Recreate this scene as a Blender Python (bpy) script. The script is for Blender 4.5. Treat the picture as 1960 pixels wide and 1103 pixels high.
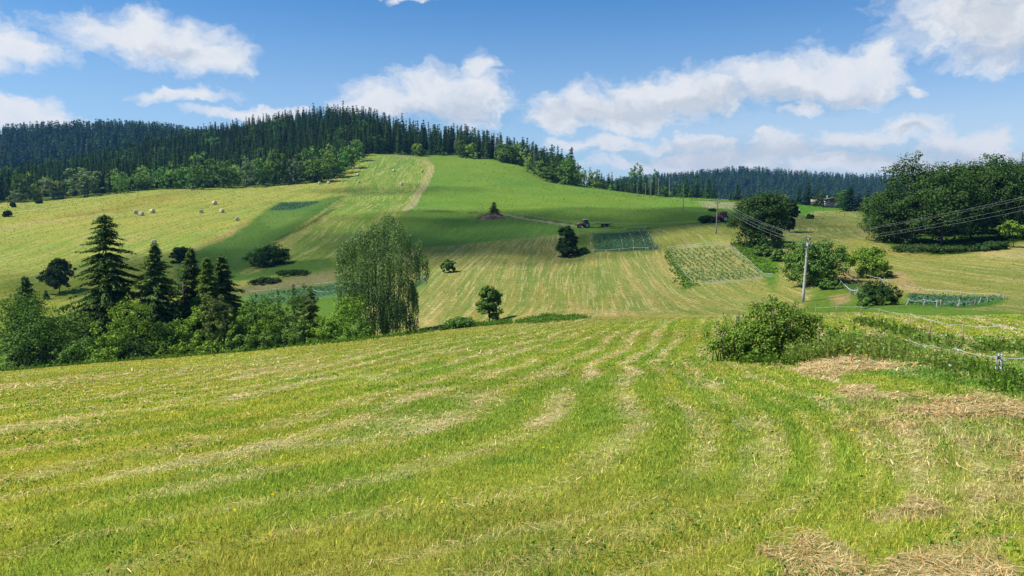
import bpy, math, random
import numpy as np
from mathutils import Vector

for o in list(bpy.data.objects):
    bpy.data.objects.remove(o, do_unlink=True)
SC = bpy.context.scene
COL = SC.collection
R = math.radians

# ------------------------------------------------------------------ camera
F, CU, CV, PITCH, EYE = 1453.0, 980.0, 551.5, R(5.95), 1.6
cam = bpy.data.cameras.new('camera')
cam.sensor_width = 36.0
cam.sensor_fit = 'HORIZONTAL'
cam.lens = F / 1960.0 * 36.0
cam.clip_start = 0.1
cam.clip_end = 30000.0
camo = bpy.data.objects.new('camera', cam)
COL.objects.link(camo)
camo.location = (0, 0, EYE)
camo.rotation_euler = (R(90) - PITCH, 0, 0)
SC.camera = camo

# ------------------------------------------------------------------ exposure, sun, sky
SC.view_settings.view_transform = 'Standard'
SC.view_settings.look = 'None'
SC.view_settings.gamma = 1.0
SC.view_settings.use_curve_mapping = False
EXPOSURE = 0.75
SC.view_settings.exposure = EXPOSURE
SC.cycles.use_denoising = True
SC.cycles.max_bounces = 6
SC.cycles.diffuse_bounces = 3
SC.cycles.transmission_bounces = 3
SC.cycles.transparent_max_bounces = 48
SC.cycles.volume_bounces = 0
SC.cycles.caustics_reflective = False
SC.cycles.caustics_refractive = False
SUN_EL, SUN_AZ = R(54), R(-98)          # azimuth measured from +Y (view) towards +X
TO_SUN = Vector((math.sin(SUN_AZ) * math.cos(SUN_EL), math.cos(SUN_AZ) * math.cos(SUN_EL), math.sin(SUN_EL)))
sl = bpy.data.lights.new('sun', 'SUN')
sl.energy = 4.2
sl.angle = R(0.53)
sl.color = (1.0, 0.955, 0.88)
so = bpy.data.objects.new('sun', sl)
COL.objects.link(so)
so.rotation_euler = TO_SUN.to_track_quat('Z', 'Y').to_euler()
so.location = TO_SUN * 3000

world = bpy.data.worlds.new('World')
SC.world = world
world.use_nodes = True


class NT:
    """small helper for writing node trees"""
    def __init__(s, tree):
        s.t = tree
        s.n = tree.nodes
        s.l = tree.links
        s.n.clear()

    def new(s, typ, **kw):
        n = s.n.new(typ)
        for k, v in kw.items():
            setattr(n, k, v)
        return n

    def put(s, sock, v):
        if isinstance(v, bpy.types.NodeSocket):
            s.l.new(v, sock)
        elif v is not None:
            sock.default_value = v

    def math(s, op, a, b=None, c=None, clamp=False):
        n = s.new('ShaderNodeMath', operation=op, use_clamp=clamp)
        s.put(n.inputs[0], a)
        if b is not None:
            s.put(n.inputs[1], b)
        if c is not None:
            s.put(n.inputs[2], c)
        return n.outputs[0]

    def vmath(s, op, a, b=None):
        n = s.new('ShaderNodeVectorMath', operation=op)
        s.put(n.inputs[0], a)
        if b is not None:
            s.put(n.inputs[1], b)
        return n.outputs['Value' if op in ('LENGTH', 'DOT_PRODUCT') else 'Vector']

    def xyz(s, x, y, z):
        n = s.new('ShaderNodeCombineXYZ')
        for i, v in enumerate((x, y, z)):
            s.put(n.inputs[i], v)
        return n.outputs[0]

    def sep(s, v):
        n = s.new('ShaderNodeSeparateXYZ')
        s.put(n.inputs[0], v)
        return n.outputs

    def noise(s, vec, scale, detail=3.0, rough=0.55, dist=0.0, out='Fac'):
        n = s.new('ShaderNodeTexNoise')
        s.put(n.inputs['Vector'], vec)
        n.inputs['Scale'].default_value = scale
        n.inputs['Detail'].default_value = detail
        n.inputs['Roughness'].default_value = rough
        n.inputs['Distortion'].default_value = dist
        return n.outputs[out]

    def step(s, v, a, b):
        n = s.new('ShaderNodeMapRange', interpolation_type='SMOOTHSTEP')
        s.put(n.inputs[0], v)
        n.inputs[1].default_value = a
        n.inputs[2].default_value = b
        return n.outputs[0]

    def mix(s, fac, a, b, mode='MIX'):
        n = s.new('ShaderNodeMix', data_type='RGBA', blend_type=mode)
        s.put(n.inputs[0], fac)
        s.put(n.inputs[6], a if not isinstance(a, tuple) else (*a[:3], 1))
        s.put(n.inputs[7], b if not isinstance(b, tuple) else (*b[:3], 1))
        return n.outputs[2]

    def attr(s, name, out='Fac'):
        n = s.new('ShaderNodeAttribute', attribute_name=name)
        return n.outputs[out]


def pix_dir(u, v):
    """unit-depth world direction of a picture point (used to read real positions off the photograph)"""
    a = (np.asarray(u, float) - CU) / F
    b = -(np.asarray(v, float) - CV) / F
    dy = math.cos(PITCH) + b * math.sin(PITCH)
    dz = -math.sin(PITCH) + b * math.cos(PITCH)
    return a / dy, dz / dy        # x per metre of y, z per metre of y


def azel(u, v):
    x, z = pix_dir(u, v)
    az = np.arctan2(x, 1.0)
    return float(az), float(np.arctan2(z, np.hypot(1.0, x)))


def build_world():
    t = NT(world.node_tree)
    sky = t.new('ShaderNodeTexSky', sky_type='NISHITA')
    sky.sun_disc = False
    sky.sun_elevation = SUN_EL
    sky.sun_rotation = SUN_AZ
    sky.altitude = 700
    sky.air_density = 1.0
    sky.dust_density = 0.25
    sky.ozone_density = 2.2
    g = t.new('ShaderNodeTexCoord').outputs['Generated']
    x, y, z = t.sep(g)
    az = t.math('ARCTAN2', x, y)
    el = t.math('ARCSINE', z)
    p = t.xyz(az, el, 0.0)
    # warp for ragged edges
    ps = t.vmath('MULTIPLY', p, (1.0, 1.35, 1.0))
    w1 = t.noise(ps, 11.0, 5.0, 0.62, 0.0, 'Color')
    w = t.vmath('MULTIPLY', t.vmath('SUBTRACT', w1, (0.5, 0.5, 0.5)), (0.085, 0.075, 0.0))
    pw = t.vmath('ADD', p, w)

    def field(blobs):
        cur = None
        for (u, v, wu, hv) in blobs:
            a0, e0 = azel(u, v)
            d = t.vmath('SUBTRACT', pw, (a0, e0, 0.0))
            d = t.vmath('MULTIPLY', d, (F / wu, F / hv, 0.0))
            L = t.vmath('LENGTH', d)
            cur = L if cur is None else t.math('SMOOTH_MIN', cur, L, 0.25)
        return cur
    puffs = [  # (u, v, half width, half height) of each puff
        (250, 62, 115, 34), (330, 78, 110, 44), (395, 105, 70, 38), (190, 45, 55, 20), (300, 45, 50, 34),
        (25, 100, 78, 34), (-40, 90, 70, 50), (355, 180, 80, 18), (320, 172, 50, 12),
        (60, 228, 95, 34), (-10, 230, 80, 40), (440, 218, 90, 14), (540, 212, 60, 14),
        (740, 190, 95, 42), (830, 180, 110, 54), (900, 195, 85, 60), (915, 130, 30, 42), (690, 205, 50, 26),
        (1060, 215, 62, 42), (1130, 205, 95, 50), (1240, 195, 120, 52), (1360, 180, 120, 48), (1480, 155, 110, 46),
        (1560, 145, 95, 50), (1640, 150, 95, 44), (1690, 135, 40, 36), (1200, 240, 150, 22), (1545, 205, 60, 14),
        (1755, 162, 26, 14),
        (1150, 280, 120, 24), (1330, 280, 100, 20), (1500, 290, 120, 30), (1640, 275, 130, 30), (1745, 245, 70, 30),
        (1850, 275, 110, 40), (1930, 300, 110, 40), (1330, 315, 280, 22), (1650, 315, 240, 26),
        (1860, 30, 120, 60), (1930, 50, 100, 66), (1810, 10, 70, 40), (1950, -30, 160, 60), (790, -14, 44, 8), (705, -12, 26, 6)]
    fld = field(puffs)
    det = t.noise(t.vmath('MULTIPLY', pw, (1.0, 1.4, 1.0)), 26.0, 9.0, 0.62)
    big = t.noise(ps, 5.0, 3.0, 0.5)
    dens = t.math('ADD', t.math('SUBTRACT', 1.22, fld), t.math('MULTIPLY', t.math('SUBTRACT', det, 0.5), 1.35))
    dens = t.math('ADD', dens, t.math('MULTIPLY', t.math('SUBTRACT', big, 0.5), 0.4))
    # thin veil towards the horizon
    veil_n = t.noise(t.vmath('MULTIPLY', p, (1.0, 3.0, 1.0)), 4.0, 4.0, 0.55)
    mask = t.step(dens, -0.22, 0.86)
    mask = t.math('MULTIPLY', mask, t.math('ADD', 0.70, t.math('MULTIPLY', det, 0.5)), clamp=True)
    wisps = t.math('MULTIPLY', t.step(veil_n, 0.52, 0.8), t.step(el, 0.42, 0.0))
    wisps = t.math('MULTIPLY', wisps, 0.30)
    mask = t.math('MAXIMUM', mask, wisps)
    mask = t.math('MAXIMUM', mask, t.math('ADD', t.math('MULTIPLY', t.step(el, 0.30, 0.02), 0.40), t.math('MULTIPLY', t.math('MULTIPLY', t.step(el, 0.17, 0.05), t.step(az, 0.0, 0.25)), 0.25)))
    above = t.step(el, -0.01, 0.02)
    mask = t.math('MULTIPLY', mask, above)
    # cloud colour with the shading put in: thick undersides greyer than sun-struck tops
    under = [(860, 222, 120, 36), (1180, 215, 170, 26), (1350, 205, 170, 24), (1500, 185, 160, 22), (1640, 180, 70, 16), (1745, 252, 40, 9),
             (1900, 25, 90, 50), (1400, 300, 260, 26), (1700, 300, 200, 22), (1880, 300, 100, 20), (330, 95, 60, 14), (1950, 90, 100, 24)]
    uf = t.math('ADD', t.math('SUBTRACT', 1.1, field(under)), t.math('MULTIPLY', t.math('SUBTRACT', big, 0.5), 1.2))
    uf = t.math('ADD', uf, t.math('MULTIPLY', t.math('SUBTRACT', 0.5, det), 2.2))
    grey = t.step(uf, -0.25, 0.9)
    cc = t.mix(grey, (0.86, 0.88, 0.905), (0.66, 0.70, 0.75))
    bgs = t.new('ShaderNodeBackground')
    tint = t.mix(1.0, sky.outputs[0], (0.38, 0.84, 1.16), 'MULTIPLY')
    t.put(bgs.inputs[0], tint)
    bgs.inputs[1].default_value = 0.068
    bgc = t.new('ShaderNodeBackground')
    t.put(bgc.inputs[0], cc)
    bgc.inputs[1].default_value = 0.585
    mx = t.new('ShaderNodeMixShader')
    t.put(mx.inputs[0], mask)
    t.l.new(bgs.outputs[0], mx.inputs[1])
    t.l.new(bgc.outputs[0], mx.inputs[2])
    out = t.new('ShaderNodeOutputWorld')
    t.l.new(mx.outputs[0], out.inputs[0])


build_world()
world.cycles.sampling_method = 'MANUAL'
world.cycles.sample_map_resolution = 512


# ------------------------------------------------------------------ helpers
def tag(o, label=None, cat=None, group=None, kind=None):
    if label:
        o['label'] = label
    if cat:
        o['category'] = cat
    if group:
        o['group'] = group
    if kind:
        o['kind'] = kind
    return o


def empty(name, loc, rz=0.0, label=None, cat=None, group=None):
    o = bpy.data.objects.new(name, None)
    o.empty_display_size = 0.3
    COL.objects.link(o)
    o.location = loc
    o.rotation_euler = (0, 0, rz)
    return tag(o, label, cat, group)


def make_mesh(name, V, quads=None, tris=None, mats=(), mat_idx=None, smooth=False):
    V = np.asarray(V, np.float32).reshape(-1, 3)
    q = np.asarray(quads if quads is not None else np.zeros((0, 4)), np.int32).reshape(-1, 4)
    tr = np.asarray(tris if tris is not None else np.zeros((0, 3)), np.int32).reshape(-1, 3)
    me = bpy.data.meshes.new(name)
    me.vertices.add(len(V))
    me.vertices.foreach_set('co', V.ravel())
    nl = q.size + tr.size
    me.loops.add(nl)
    me.loops.foreach_set('vertex_index', np.concatenate([q.ravel(), tr.ravel()]).astype(np.int32))
    nf = len(q) + len(tr)
    me.polygons.add(nf)
    st = np.concatenate([np.arange(len(q)) * 4, len(q) * 4 + np.arange(len(tr)) * 3]).astype(np.int32)
    me.polygons.foreach_set('loop_start', st)
    for m in mats:
        me.materials.append(m)
    if mat_idx is not None:
        me.polygons.foreach_set('material_index', np.asarray(mat_idx, np.int32))
    if smooth:
        me.polygons.foreach_set('use_smooth', np.ones(nf, bool))
    me.update(calc_edges=True)
    me.validate()
    return me


def obj(name, me, parent=None, loc=(0, 0, 0)):
    o = bpy.data.objects.new(name, me)
    COL.objects.link(o)
    o.location = loc
    if parent is not None:
        o.parent = parent
    return o


class MB:
    """collects simple shapes into one mesh"""
    def __init__(s):
        s.V, s.Q, s.T, s.n = [], [], [], 0

    def add(s, V, Q=None, T=None):
        V = np.asarray(V, float).reshape(-1, 3)
        if Q is not None and len(Q):
            s.Q.append(np.asarray(Q, int).reshape(-1, 4) + s.n)
        if T is not None and len(T):
            s.T.append(np.asarray(T, int).reshape(-1, 3) + s.n)
        s.V.append(V)
        s.n += len(V)
        return s

    def box(s, c, d, rz=0.0, taper=1.0, bev=0.0):
        x, y, z = np.array(d) / 2.0
        if bev > 0:
            b = min(bev, x * .49, y * .49, z * .49)
            ring = lambda X, Y: [(-X + b, -Y), (X - b, -Y), (X, -Y + b), (X, Y - b), (X - b, Y), (-X + b, Y), (-X, Y - b), (-X, -Y + b)]
            V = []
            for zz, k in ((-z, 1), (-z + b, 0), (z - b, 0), (z, 1)):
                f = taper if zz > 0 else 1.0
                for px, py in ring(x - b * k, y - b * k):
                    V.append((px * f, py * f, zz))
            Q = []
            for i in range(3):
                for j in range(8):
                    Q.append((i * 8 + j, i * 8 + (j + 1) % 8, i * 8 + 8 + (j + 1) % 8, i * 8 + 8 + j))
            T = []
            for j in range(1, 7):
                T.append((0, j + 1, j))
                T.append((24, 24 + j, 24 + j + 1))
        else:
            t = taper
            V = [(-x, -y, -z), (x, -y, -z), (x, y, -z), (-x, y, -z), (-x * t, -y * t, z), (x * t, -y * t, z), (x * t, y * t, z), (-x * t, y * t, z)]
            Q = [(0, 3, 2, 1), (4, 5, 6, 7), (0, 1, 5, 4), (1, 2, 6, 5), (2, 3, 7, 6), (3, 0, 4, 7)]
            T = []
        V = np.array(V)
        c_, s_ = math.cos(rz), math.sin(rz)
        V = np.stack([V[:, 0] * c_ - V[:, 1] * s_, V[:, 0] * s_ + V[:, 1] * c_, V[:, 2]], 1) + np.array(c)
        return s.add(V, Q, T)

    def tube(s, P, rad, n=6, cap=True):
        P = np.asarray(P, float)
        rad = np.broadcast_to(np.asarray(rad, float), (len(P),))
        tg = np.gradient(P, axis=0)
        tg /= np.linalg.norm(tg, axis=1)[:, None] + 1e-9
        ref = np.array([0, 0, 1.0]) if abs(tg[0][2]) < 0.9 else np.array([1.0, 0, 0])
        V = []
        for p, t_, r in zip(P, tg, rad):
            a = np.cross(t_, ref)
            a /= np.linalg.norm(a) + 1e-9
            b = np.cross(t_, a)
            for k in range(n):
                an = 2 * math.pi * k / n
                V.append(p + r * (math.cos(an) * a + math.sin(an) * b))
        Q = []
        m = len(P)
        for i in range(m - 1):
            for k in range(n):
                Q.append((i * n + k, i * n + (k + 1) % n, (i + 1) * n + (k + 1) % n, (i + 1) * n + k))
        T = []
        if cap:
            V.append(P[0]); V.append(P[-1])
            for k in range(n):
                T.append((m * n, (k + 1) % n, k))
                T.append((m * n + 1, (m - 1) * n + k, (m - 1) * n + (k + 1) % n))
        return s.add(V, Q, T)

    def lathe(s, prof, c, axis='Z', n=20):
        """prof: list of (radius, height) round the given axis"""
        V = []
        for r, h in prof:
            for k in range(n):
                an = 2 * math.pi * k / n
                p = (r * math.cos(an), r * math.sin(an), h)
                if axis == 'Y':
                    p = (p[0], p[2], p[1])
                elif axis == 'X':
                    p = (p[2], p[0], p[1])
                V.append(np.array(p) + np.array(c))
        Q = []
        for i in range(len(prof) - 1):
            for k in range(n):
                Q.append((i * n + k, i * n + (k + 1) % n, (i + 1) * n + (k + 1) % n, (i + 1) * n + k))
        return s.add(V, Q)

    def mesh(s, name, mat, smooth=False):
        V = np.concatenate(s.V)
        return make_mesh(name, V, np.concatenate(s.Q) if s.Q else None, np.concatenate(s.T) if s.T else None, [mat] if mat else [], smooth=smooth)

    def build(s, name, mat, parent=None, loc=(0, 0, 0), smooth=False):
        return obj(name, s.mesh(name, mat, smooth), parent, loc)


def h2(ix, iy, seed):
    n = (ix.astype(np.int64) * 374761393 + iy.astype(np.int64) * 668265263 + seed * 982451653) & 0x7fffffff
    n = ((n ^ (n >> 13)) * 1274126177) & 0x7fffffff
    return ((n ^ (n >> 16)) & 0xffff) / 65535.0


def vnoise(x, y, seed=0):
    x = np.asarray(x, float); y = np.asarray(y, float)
    ix = np.floor(x).astype(np.int64); iy = np.floor(y).astype(np.int64)
    fx = x - ix; fy = y - iy
    fx = fx * fx * (3 - 2 * fx); fy = fy * fy * (3 - 2 * fy)
    a = h2(ix, iy, seed); b = h2(ix + 1, iy, seed); c = h2(ix, iy + 1, seed); d = h2(ix + 1, iy + 1, seed)
    return (a + (b - a) * fx) * (1 - fy) + (c + (d - c) * fx) * fy


def fbm(x, y, seed=0, oct=4):
    v = 0; a = 0.5; s = 0
    for k in range(oct):
        v = v + a * vnoise(x * 2 ** k + 17 * k, y * 2 ** k - 31 * k, seed + k); s += a; a *= 0.55
    return v / s


def S(r, g, b, k=0.50):
    """surface albedo of a thing whose sunlit colour in the picture is this sRGB value"""
    c = np.array([r, g, b]) / 255.0
    lin = np.where(c <= 0.04045, c / 12.92, ((c + 0.055) / 1.055) ** 2.4)
    return lin * k


def sst(x, a, b):
    t = np.clip((x - a) / (b - a), 0, 1)
    return t * t * (3 - 2 * t)


# ------------------------------------------------------------------ terrain
CP = [  # (u, v, depth) readings of the ground off the photograph
    # foreground meadow
    (980, 1103, 4.3), (0, 1103, 5.0), (1960, 1103, 3.9), (0, 900, 8.6), (500, 900, 8.3), (980, 900, 7.6), (1500, 900, 6.9), (1960, 900, 6.0),
    (0, 800, 15.5), (500, 800, 14.6), (980, 800, 12.2), (1500, 800, 10.2), (1960, 800, 8.6),
    (0, 740, 34), (400, 740, 27), (800, 730, 22), (1200, 730, 17), (1500, 735, 14.5), (1910, 735, 11.5),
    (0, 710, 66), (300, 690, 66), (600, 661, 64), (760, 644, 62), (900, 628, 60), (1100, 613, 60), (1250, 607, 62), (1400, 603, 60),
    (1000, 660, 36), (1250, 660, 33), (1440, 692, 22), (1600, 680, 21), (1600, 640, 31), (1650, 602, 45), (1760, 628, 30), (1843, 657, 24), (1918, 662, 22), (1960, 690, 16),
    (1750, 590, 55), (1930, 600, 46), (600, 720, 29), (1100, 640, 43),
    # valley behind the crest
    (0, 712, 84), (200, 704, 84), (400, 694, 84), (600, 672, 82), (740, 648, 82), (880, 631, 74), (935, 616, 85), (1000, 612, 78),
    (0, 690, 100), (200, 668, 104), (400, 650, 106), (560, 630, 106), (700, 618, 104), (840, 606, 96),
    (0, 600, 128), (90, 600, 128), (105, 560, 152), (300, 600, 128), (500, 590, 122), (650, 580, 122), (800, 590, 104), (800, 540, 140),
    (560, 545, 142), (440, 555, 140), (512, 508, 168), (640, 510, 160), (640, 460, 205),
    (1000, 590, 92), (1100, 604, 78), (1100, 560, 112), (1250, 560, 108), (1335, 546, 118), (1460, 533, 125), (1400, 480, 152), (1281, 480, 160), (1300, 600, 70),
    (950, 500, 162), (1100, 500, 165), (850, 460, 205), (1000, 450, 212), (1133, 485, 170), (1245, 440, 208), (1120, 437, 224), (1400, 440, 182),
    (1371, 448, 172), (1305, 404, 254), (1200, 410, 262), (1130, 400, 272), (960, 410, 264), (800, 400, 275), (790, 397, 280),
    (1545, 579, 92), (1560, 545, 106), (1668, 530, 110), (1700, 580, 78), (1830, 575, 76), (1930, 570, 74), (1450, 565, 100),
    (1700, 520, 116), (1900, 520, 106), (1960, 490, 120), (1800, 476, 142), (1700, 470, 150), (1600, 460, 160), (1560, 430, 202), (1470, 460, 165), (1900, 470, 138), (1960, 455, 152),
    # left slope
    (0, 540, 155), (0, 480, 190), (0, 430, 240), (0, 392, 325), (100, 450, 212), (200, 420, 250), (100, 388, 330), (220, 371, 352), (295, 466, 200), (270, 410, 266), (300, 363, 366),
    (410, 391, 300), (450, 357, 388), (454, 423, 248), (560, 395, 290), (600, 350, 402), (645, 338, 420), (690, 303, 488), (700, 360, 372), (620, 420, 245), (360, 480, 188), (170, 520, 168),
    # hill
    (750, 297, 500), (808, 328, 430), (820, 298, 505), (780, 350, 390), (900, 303, 490), (1000, 320, 450), (950, 350, 378), (1100, 357, 398), (1050, 348, 410), (1200, 370, 362), (1262, 376, 350),
    (1330, 378, 350), (1400, 388, 320), (1480, 395, 305), (1530, 393, 330), (1600, 400, 300), (1530, 410, 258), (1650, 402, 260), (1440, 383, 360),
]
CPZ = [  # (u, depth, height): ground hidden under the woods and the far hills
    (640, 640, 70), (640, 560, 50), (560, 640, 66), (560, 520, 33), (450, 640, 59), (450, 500, 27), (300, 620, 45), (300, 480, 20), (150, 560, 28), (150, 430, 12), (0, 540, 17), (0, 420, 9), (-150, 500, 12),
    (720, 640, 66), (800, 580, 48), (900, 560, 43), (960, 540, 36), (1050, 500, 24), (1150, 460, 13), (1250, 430, 8), (1330, 430, 3),
    (640, 760, 66), (450, 760, 52), (800, 700, 40), (1000, 650, 15), (1200, 600, 0), (1400, 600, -10),
    (0, 700, 20), (200, 700, 32), (0, 1050, 98), (100, 1060, 103), (200, 1080, 110), (330, 1100, 108), (0, 850, 45), (200, 850, 58), (-200, 1000, 88),
    (450, 1100, 90), (640, 1100, 60), (900, 1100, 20), (1100, 1000, -10), (0, 1400, 90), (400, 1400, 80),
    (1300, 900, -20), (1500, 900, -20), (1700, 850, -6), (1250, 1300, 30), (1400, 1300, 20), (1550, 1300, 18), (1700, 1300, 14), (1900, 1300, 20),
    (1200, 1650, 55), (1290, 1650, 62), (1400, 1650, 76), (1500, 1650, 70), (1600, 1650, 62), (1700, 1650, 60), (1850, 1650, 66), (2100, 1650, 70), (1050, 1650, 20),
    (1300, 2300, 40), (1600, 2300, 40), (900, 2300, 20), (400, 2300, 40), (0, 2300, 40), (2000, 2300, 40),
    (1960, 600, 36), (1960, 480, 24), (1960, 350, 8), (1960, 240, -1), (1850, 560, 18), (1850, 400, 6), (1750, 500, 4), (1750, 300, -1), (1650, 550, -4), (1960, 800, 34), (2200, 600, 46), (2200, 300, 10),
    (980, 1.5, -0.19), (300, 1.5, -0.25), (1700, 1.5, -0.13),
]


def _cp_array():
    P = []
    for u, v, Y in CP:
        ax, az = pix_dir(u, v)
        P.append((ax * Y, Y, EYE + az * Y))
    for u, Y, z in CPZ:
        P.append(((u - CU) / F * Y / 0.995, Y, z))
    P = np.array(P)
    r = np.hypot(P[:, 0], P[:, 1])
    th = np.arctan2(P[:, 0], P[:, 1])
    g = P[:, 2] / r
    lo, hi = th < -0.50, th > 0.50
    th = np.concatenate([th, th[lo] - 0.30, th[hi] + 0.30])
    r = np.concatenate([r, r[lo], r[hi]])
    g = np.concatenate([g, g[lo] , g[hi]])
    return th, np.log(r), g


_TH, _LR, _G = _cp_array()
_KT = 2.6


def _phi(d2):
    return 0.5 * d2 * np.log(d2 + 1e-12)


def _tps_fit(lam=2e-3):
    X = np.stack([_TH * _KT, _LR], 1)
    n = len(X)
    d2 = ((X[:, None] - X[None]) ** 2).sum(-1)
    K = _phi(d2) + lam * np.eye(n)
    P = np.concatenate([np.ones((n, 1)), X], 1)
    A = np.zeros((n + 3, n + 3))
    A[:n, :n] = K; A[:n, n:] = P; A[n:, :n] = P.T
    b = np.concatenate([_G, np.zeros(3)])
    return X, np.linalg.solve(A, b)


_X, _W = _tps_fit()


def _tps(th, lr):
    out = np.zeros(len(th))
    for i in range(0, len(th), 40000):
        Q = np.stack([th[i:i + 40000] * _KT, lr[i:i + 40000]], 1)
        d2 = ((Q ** 2).sum(1)[:, None] + (_X ** 2).sum(1)[None] - 2 * Q @ _X.T).clip(0)
        out[i:i + 40000] = _phi(d2) @ _W[:-3] + _W[-3] + Q @ _W[-2:]
    return out


T0, T1, NTH = -0.76, 0.76, 609
LR0, LR1, NLR = math.log(0.6), math.log(3600.0), 660
_ths = np.linspace(T0, T1, NTH)
_lrs = np.linspace(LR0, LR1, NLR)
_A, _B = np.meshgrid(_ths, _lrs)           # rows follow distance
GRID = _tps(_A.ravel(), _B.ravel().clip(math.log(1.5), math.log(2600))).reshape(NLR, NTH)
# gentle unevenness of the ground
_rr = np.exp(_B); _xx = _rr * np.sin(_A); _yy = _rr * np.cos(_A)
GRID += ((fbm(_xx / 1.7, _yy / 1.7, 3, 3) - 0.5) * 0.10 * np.clip(_rr / 6, 0.2, 1)
         + (fbm(_xx / 14, _yy / 14, 5, 3) - 0.5) * 0.5 * sst(_rr, 12, 70) + (fbm(_xx / 60, _yy / 60, 9, 2) - 0.5) * 2.0 * sst(_rr, 150, 400)) / _rr


def height(x, y):
    x = np.asarray(x, float); y = np.asarray(y, float)
    r = np.hypot(x, y).clip(0.61, 3590)
    th = np.arctan2(x, y).clip(T0, T1)
    fi = (th - T0) / (T1 - T0) * (NTH - 1)
    fj = (np.log(r) - LR0) / (LR1 - LR0) * (NLR - 1)
    i = np.floor(fi).astype(int).clip(0, NTH - 2); j = np.floor(fj).astype(int).clip(0, NLR - 2)
    a = fi - i; b = fj - j
    g = GRID[j, i] * (1 - a) * (1 - b) + GRID[j, i + 1] * a * (1 - b) + GRID[j + 1, i] * (1 - a) * b + GRID[j + 1, i + 1] * a * b
    return g * r


_YS = np.exp(np.linspace(math.log(2.5), math.log(2500), 1600))


def ground_at(u, v):
    """where the line of sight through a picture point meets the ground"""
    ax, az = pix_dir(u, v)
    ax = float(ax); az = float(az)
    d = EYE + az * _YS - height(ax * _YS, _YS)
    k = np.argmax(d < 0)
    if d[k] >= 0:
        k = len(_YS) - 1
        Y = _YS[k]
    else:
        k = max(k, 1)
        f = d[k - 1] / (d[k - 1] - d[k] + 1e-9)
        Y = _YS[k - 1] + f * (_YS[k] - _YS[k - 1])
    return np.array([ax * Y, Y, float(height(ax * Y, Y))])


def at(u, Y):
    """ground point in direction u at depth Y"""
    x = (u - CU) / F * Y
    for _ in range(3):
        z = float(height(x, Y))
        b = ((z - EYE) / Y + math.tan(PITCH)) / (1 - (z - EYE) / Y * math.tan(PITCH))
        x = (u - CU) / F * Y * (math.cos(PITCH) + b * math.sin(PITCH))
    return np.array([x, Y, float(height(x, Y))])


def rim_at(u, v, lo=200, hi=420):
    """like ground_at, but never beyond the rim of the far meadow"""
    p = ground_at(u, v)
    if p[1] <= hi:
        return p
    Y = np.linspace(lo, hi, 60)
    vs = [proj(at(u, y))[1] for y in Y]
    return at(u, Y[int(np.argmin(vs))] - 4)


def z_of(v, Y):
    return EYE + float(pix_dir(CU, v)[1]) * Y


def proj(p):
    x, y, z = p[0], p[1], p[2] - EYE
    d = y * math.cos(PITCH) - z * math.sin(PITCH)
    return CU + F * x / d, CV - F * (y * math.sin(PITCH) + z * math.cos(PITCH)) / d


def world_poly(pts):
    return np.array([ground_at(u, v)[:2] for u, v in pts])


def inside(poly, x, y):
    x = np.asarray(x); y = np.asarray(y)
    c = np.zeros(x.shape, bool)
    bb = (x >= poly[:, 0].min()) & (x <= poly[:, 0].max()) & (y >= poly[:, 1].min()) & (y <= poly[:, 1].max())
    xs, ys = x[bb], y[bb]
    r = np.zeros(xs.shape, bool)
    n = len(poly)
    for i in range(n):
        x1, y1 = poly[i]; x2, y2 = poly[(i + 1) % n]
        if y1 == y2:
            continue
        r ^= ((y1 > ys) != (y2 > ys)) & (xs < (x2 - x1) * (ys - y1) / (y2 - y1) + x1)
    c[bb] = r
    return c


def dist_line(pts, x, y):
    d = np.full(np.shape(x), 1e9)
    for (x1, y1), (x2, y2) in zip(pts[:-1], pts[1:]):
        dx, dy = x2 - x1, y2 - y1
        t = ((x - x1) * dx + (y - y1) * dy) / (dx * dx + dy * dy + 1e-9)
        t = np.clip(t, 0, 1)
        d = np.minimum(d, np.hypot(x - x1 - t * dx, y - y1 - t * dy))
    return d
# ------------------------------------------------------------------ ground sheet: fields painted by what grows there, some shade put in
def build_ground():
    fine = _ths
    coarse = np.linspace(T1, 2 * math.pi + T0, 56)[1:-1]
    allth = np.concatenate([fine, coarse])
    nt = len(allth)
    w = np.concatenate([np.zeros(NTH), np.linspace(0, 1, 56)[1:-1]])
    G = np.concatenate([GRID, GRID[:, -1:] * (1 - w[NTH:]) + GRID[:, :1] * w[NTH:]], 1)
    r = np.exp(_lrs)[:, None]
    X = r * np.sin(allth); Y = r * np.cos(allth); Z = r * G
    V = np.stack([X, Y, Z], -1).reshape(-1, 3)
    V = np.concatenate([V, [[0, 0, float(Z[0].mean())]]])
    c = len(V) - 1
    j, i = np.meshgrid(np.arange(NLR - 1), np.arange(nt), indexing='ij')
    i2 = (i + 1) % nt
    Q = np.stack([j * nt + i, j * nt + i2, (j + 1) * nt + i2, (j + 1) * nt + i], -1).reshape(-1, 4)[:, ::-1]
    k = np.arange(nt)
    T = np.stack([np.full(nt, c), (k + 1) % nt, k], -1)
    return V, Q, T


GV, GQ, GT = build_ground()
gx, gy = GV[:, 0].copy(), GV[:, 1].copy()
gr = np.hypot(gx, gy)
ALB = np.zeros((len(GV), 3)); ROW = np.zeros(len(GV)); STRAW = np.zeros(len(GV))
# ragged boundaries
jx = gx + (fbm(gx / 3, gy / 3, 11, 3) - .5) * np.clip(gr * .012, .5, 2.5)
jy = gy + (fbm(gx / 3, gy / 3, 12, 3) - .5) * np.clip(gr * .012, .5, 2.5)


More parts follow.
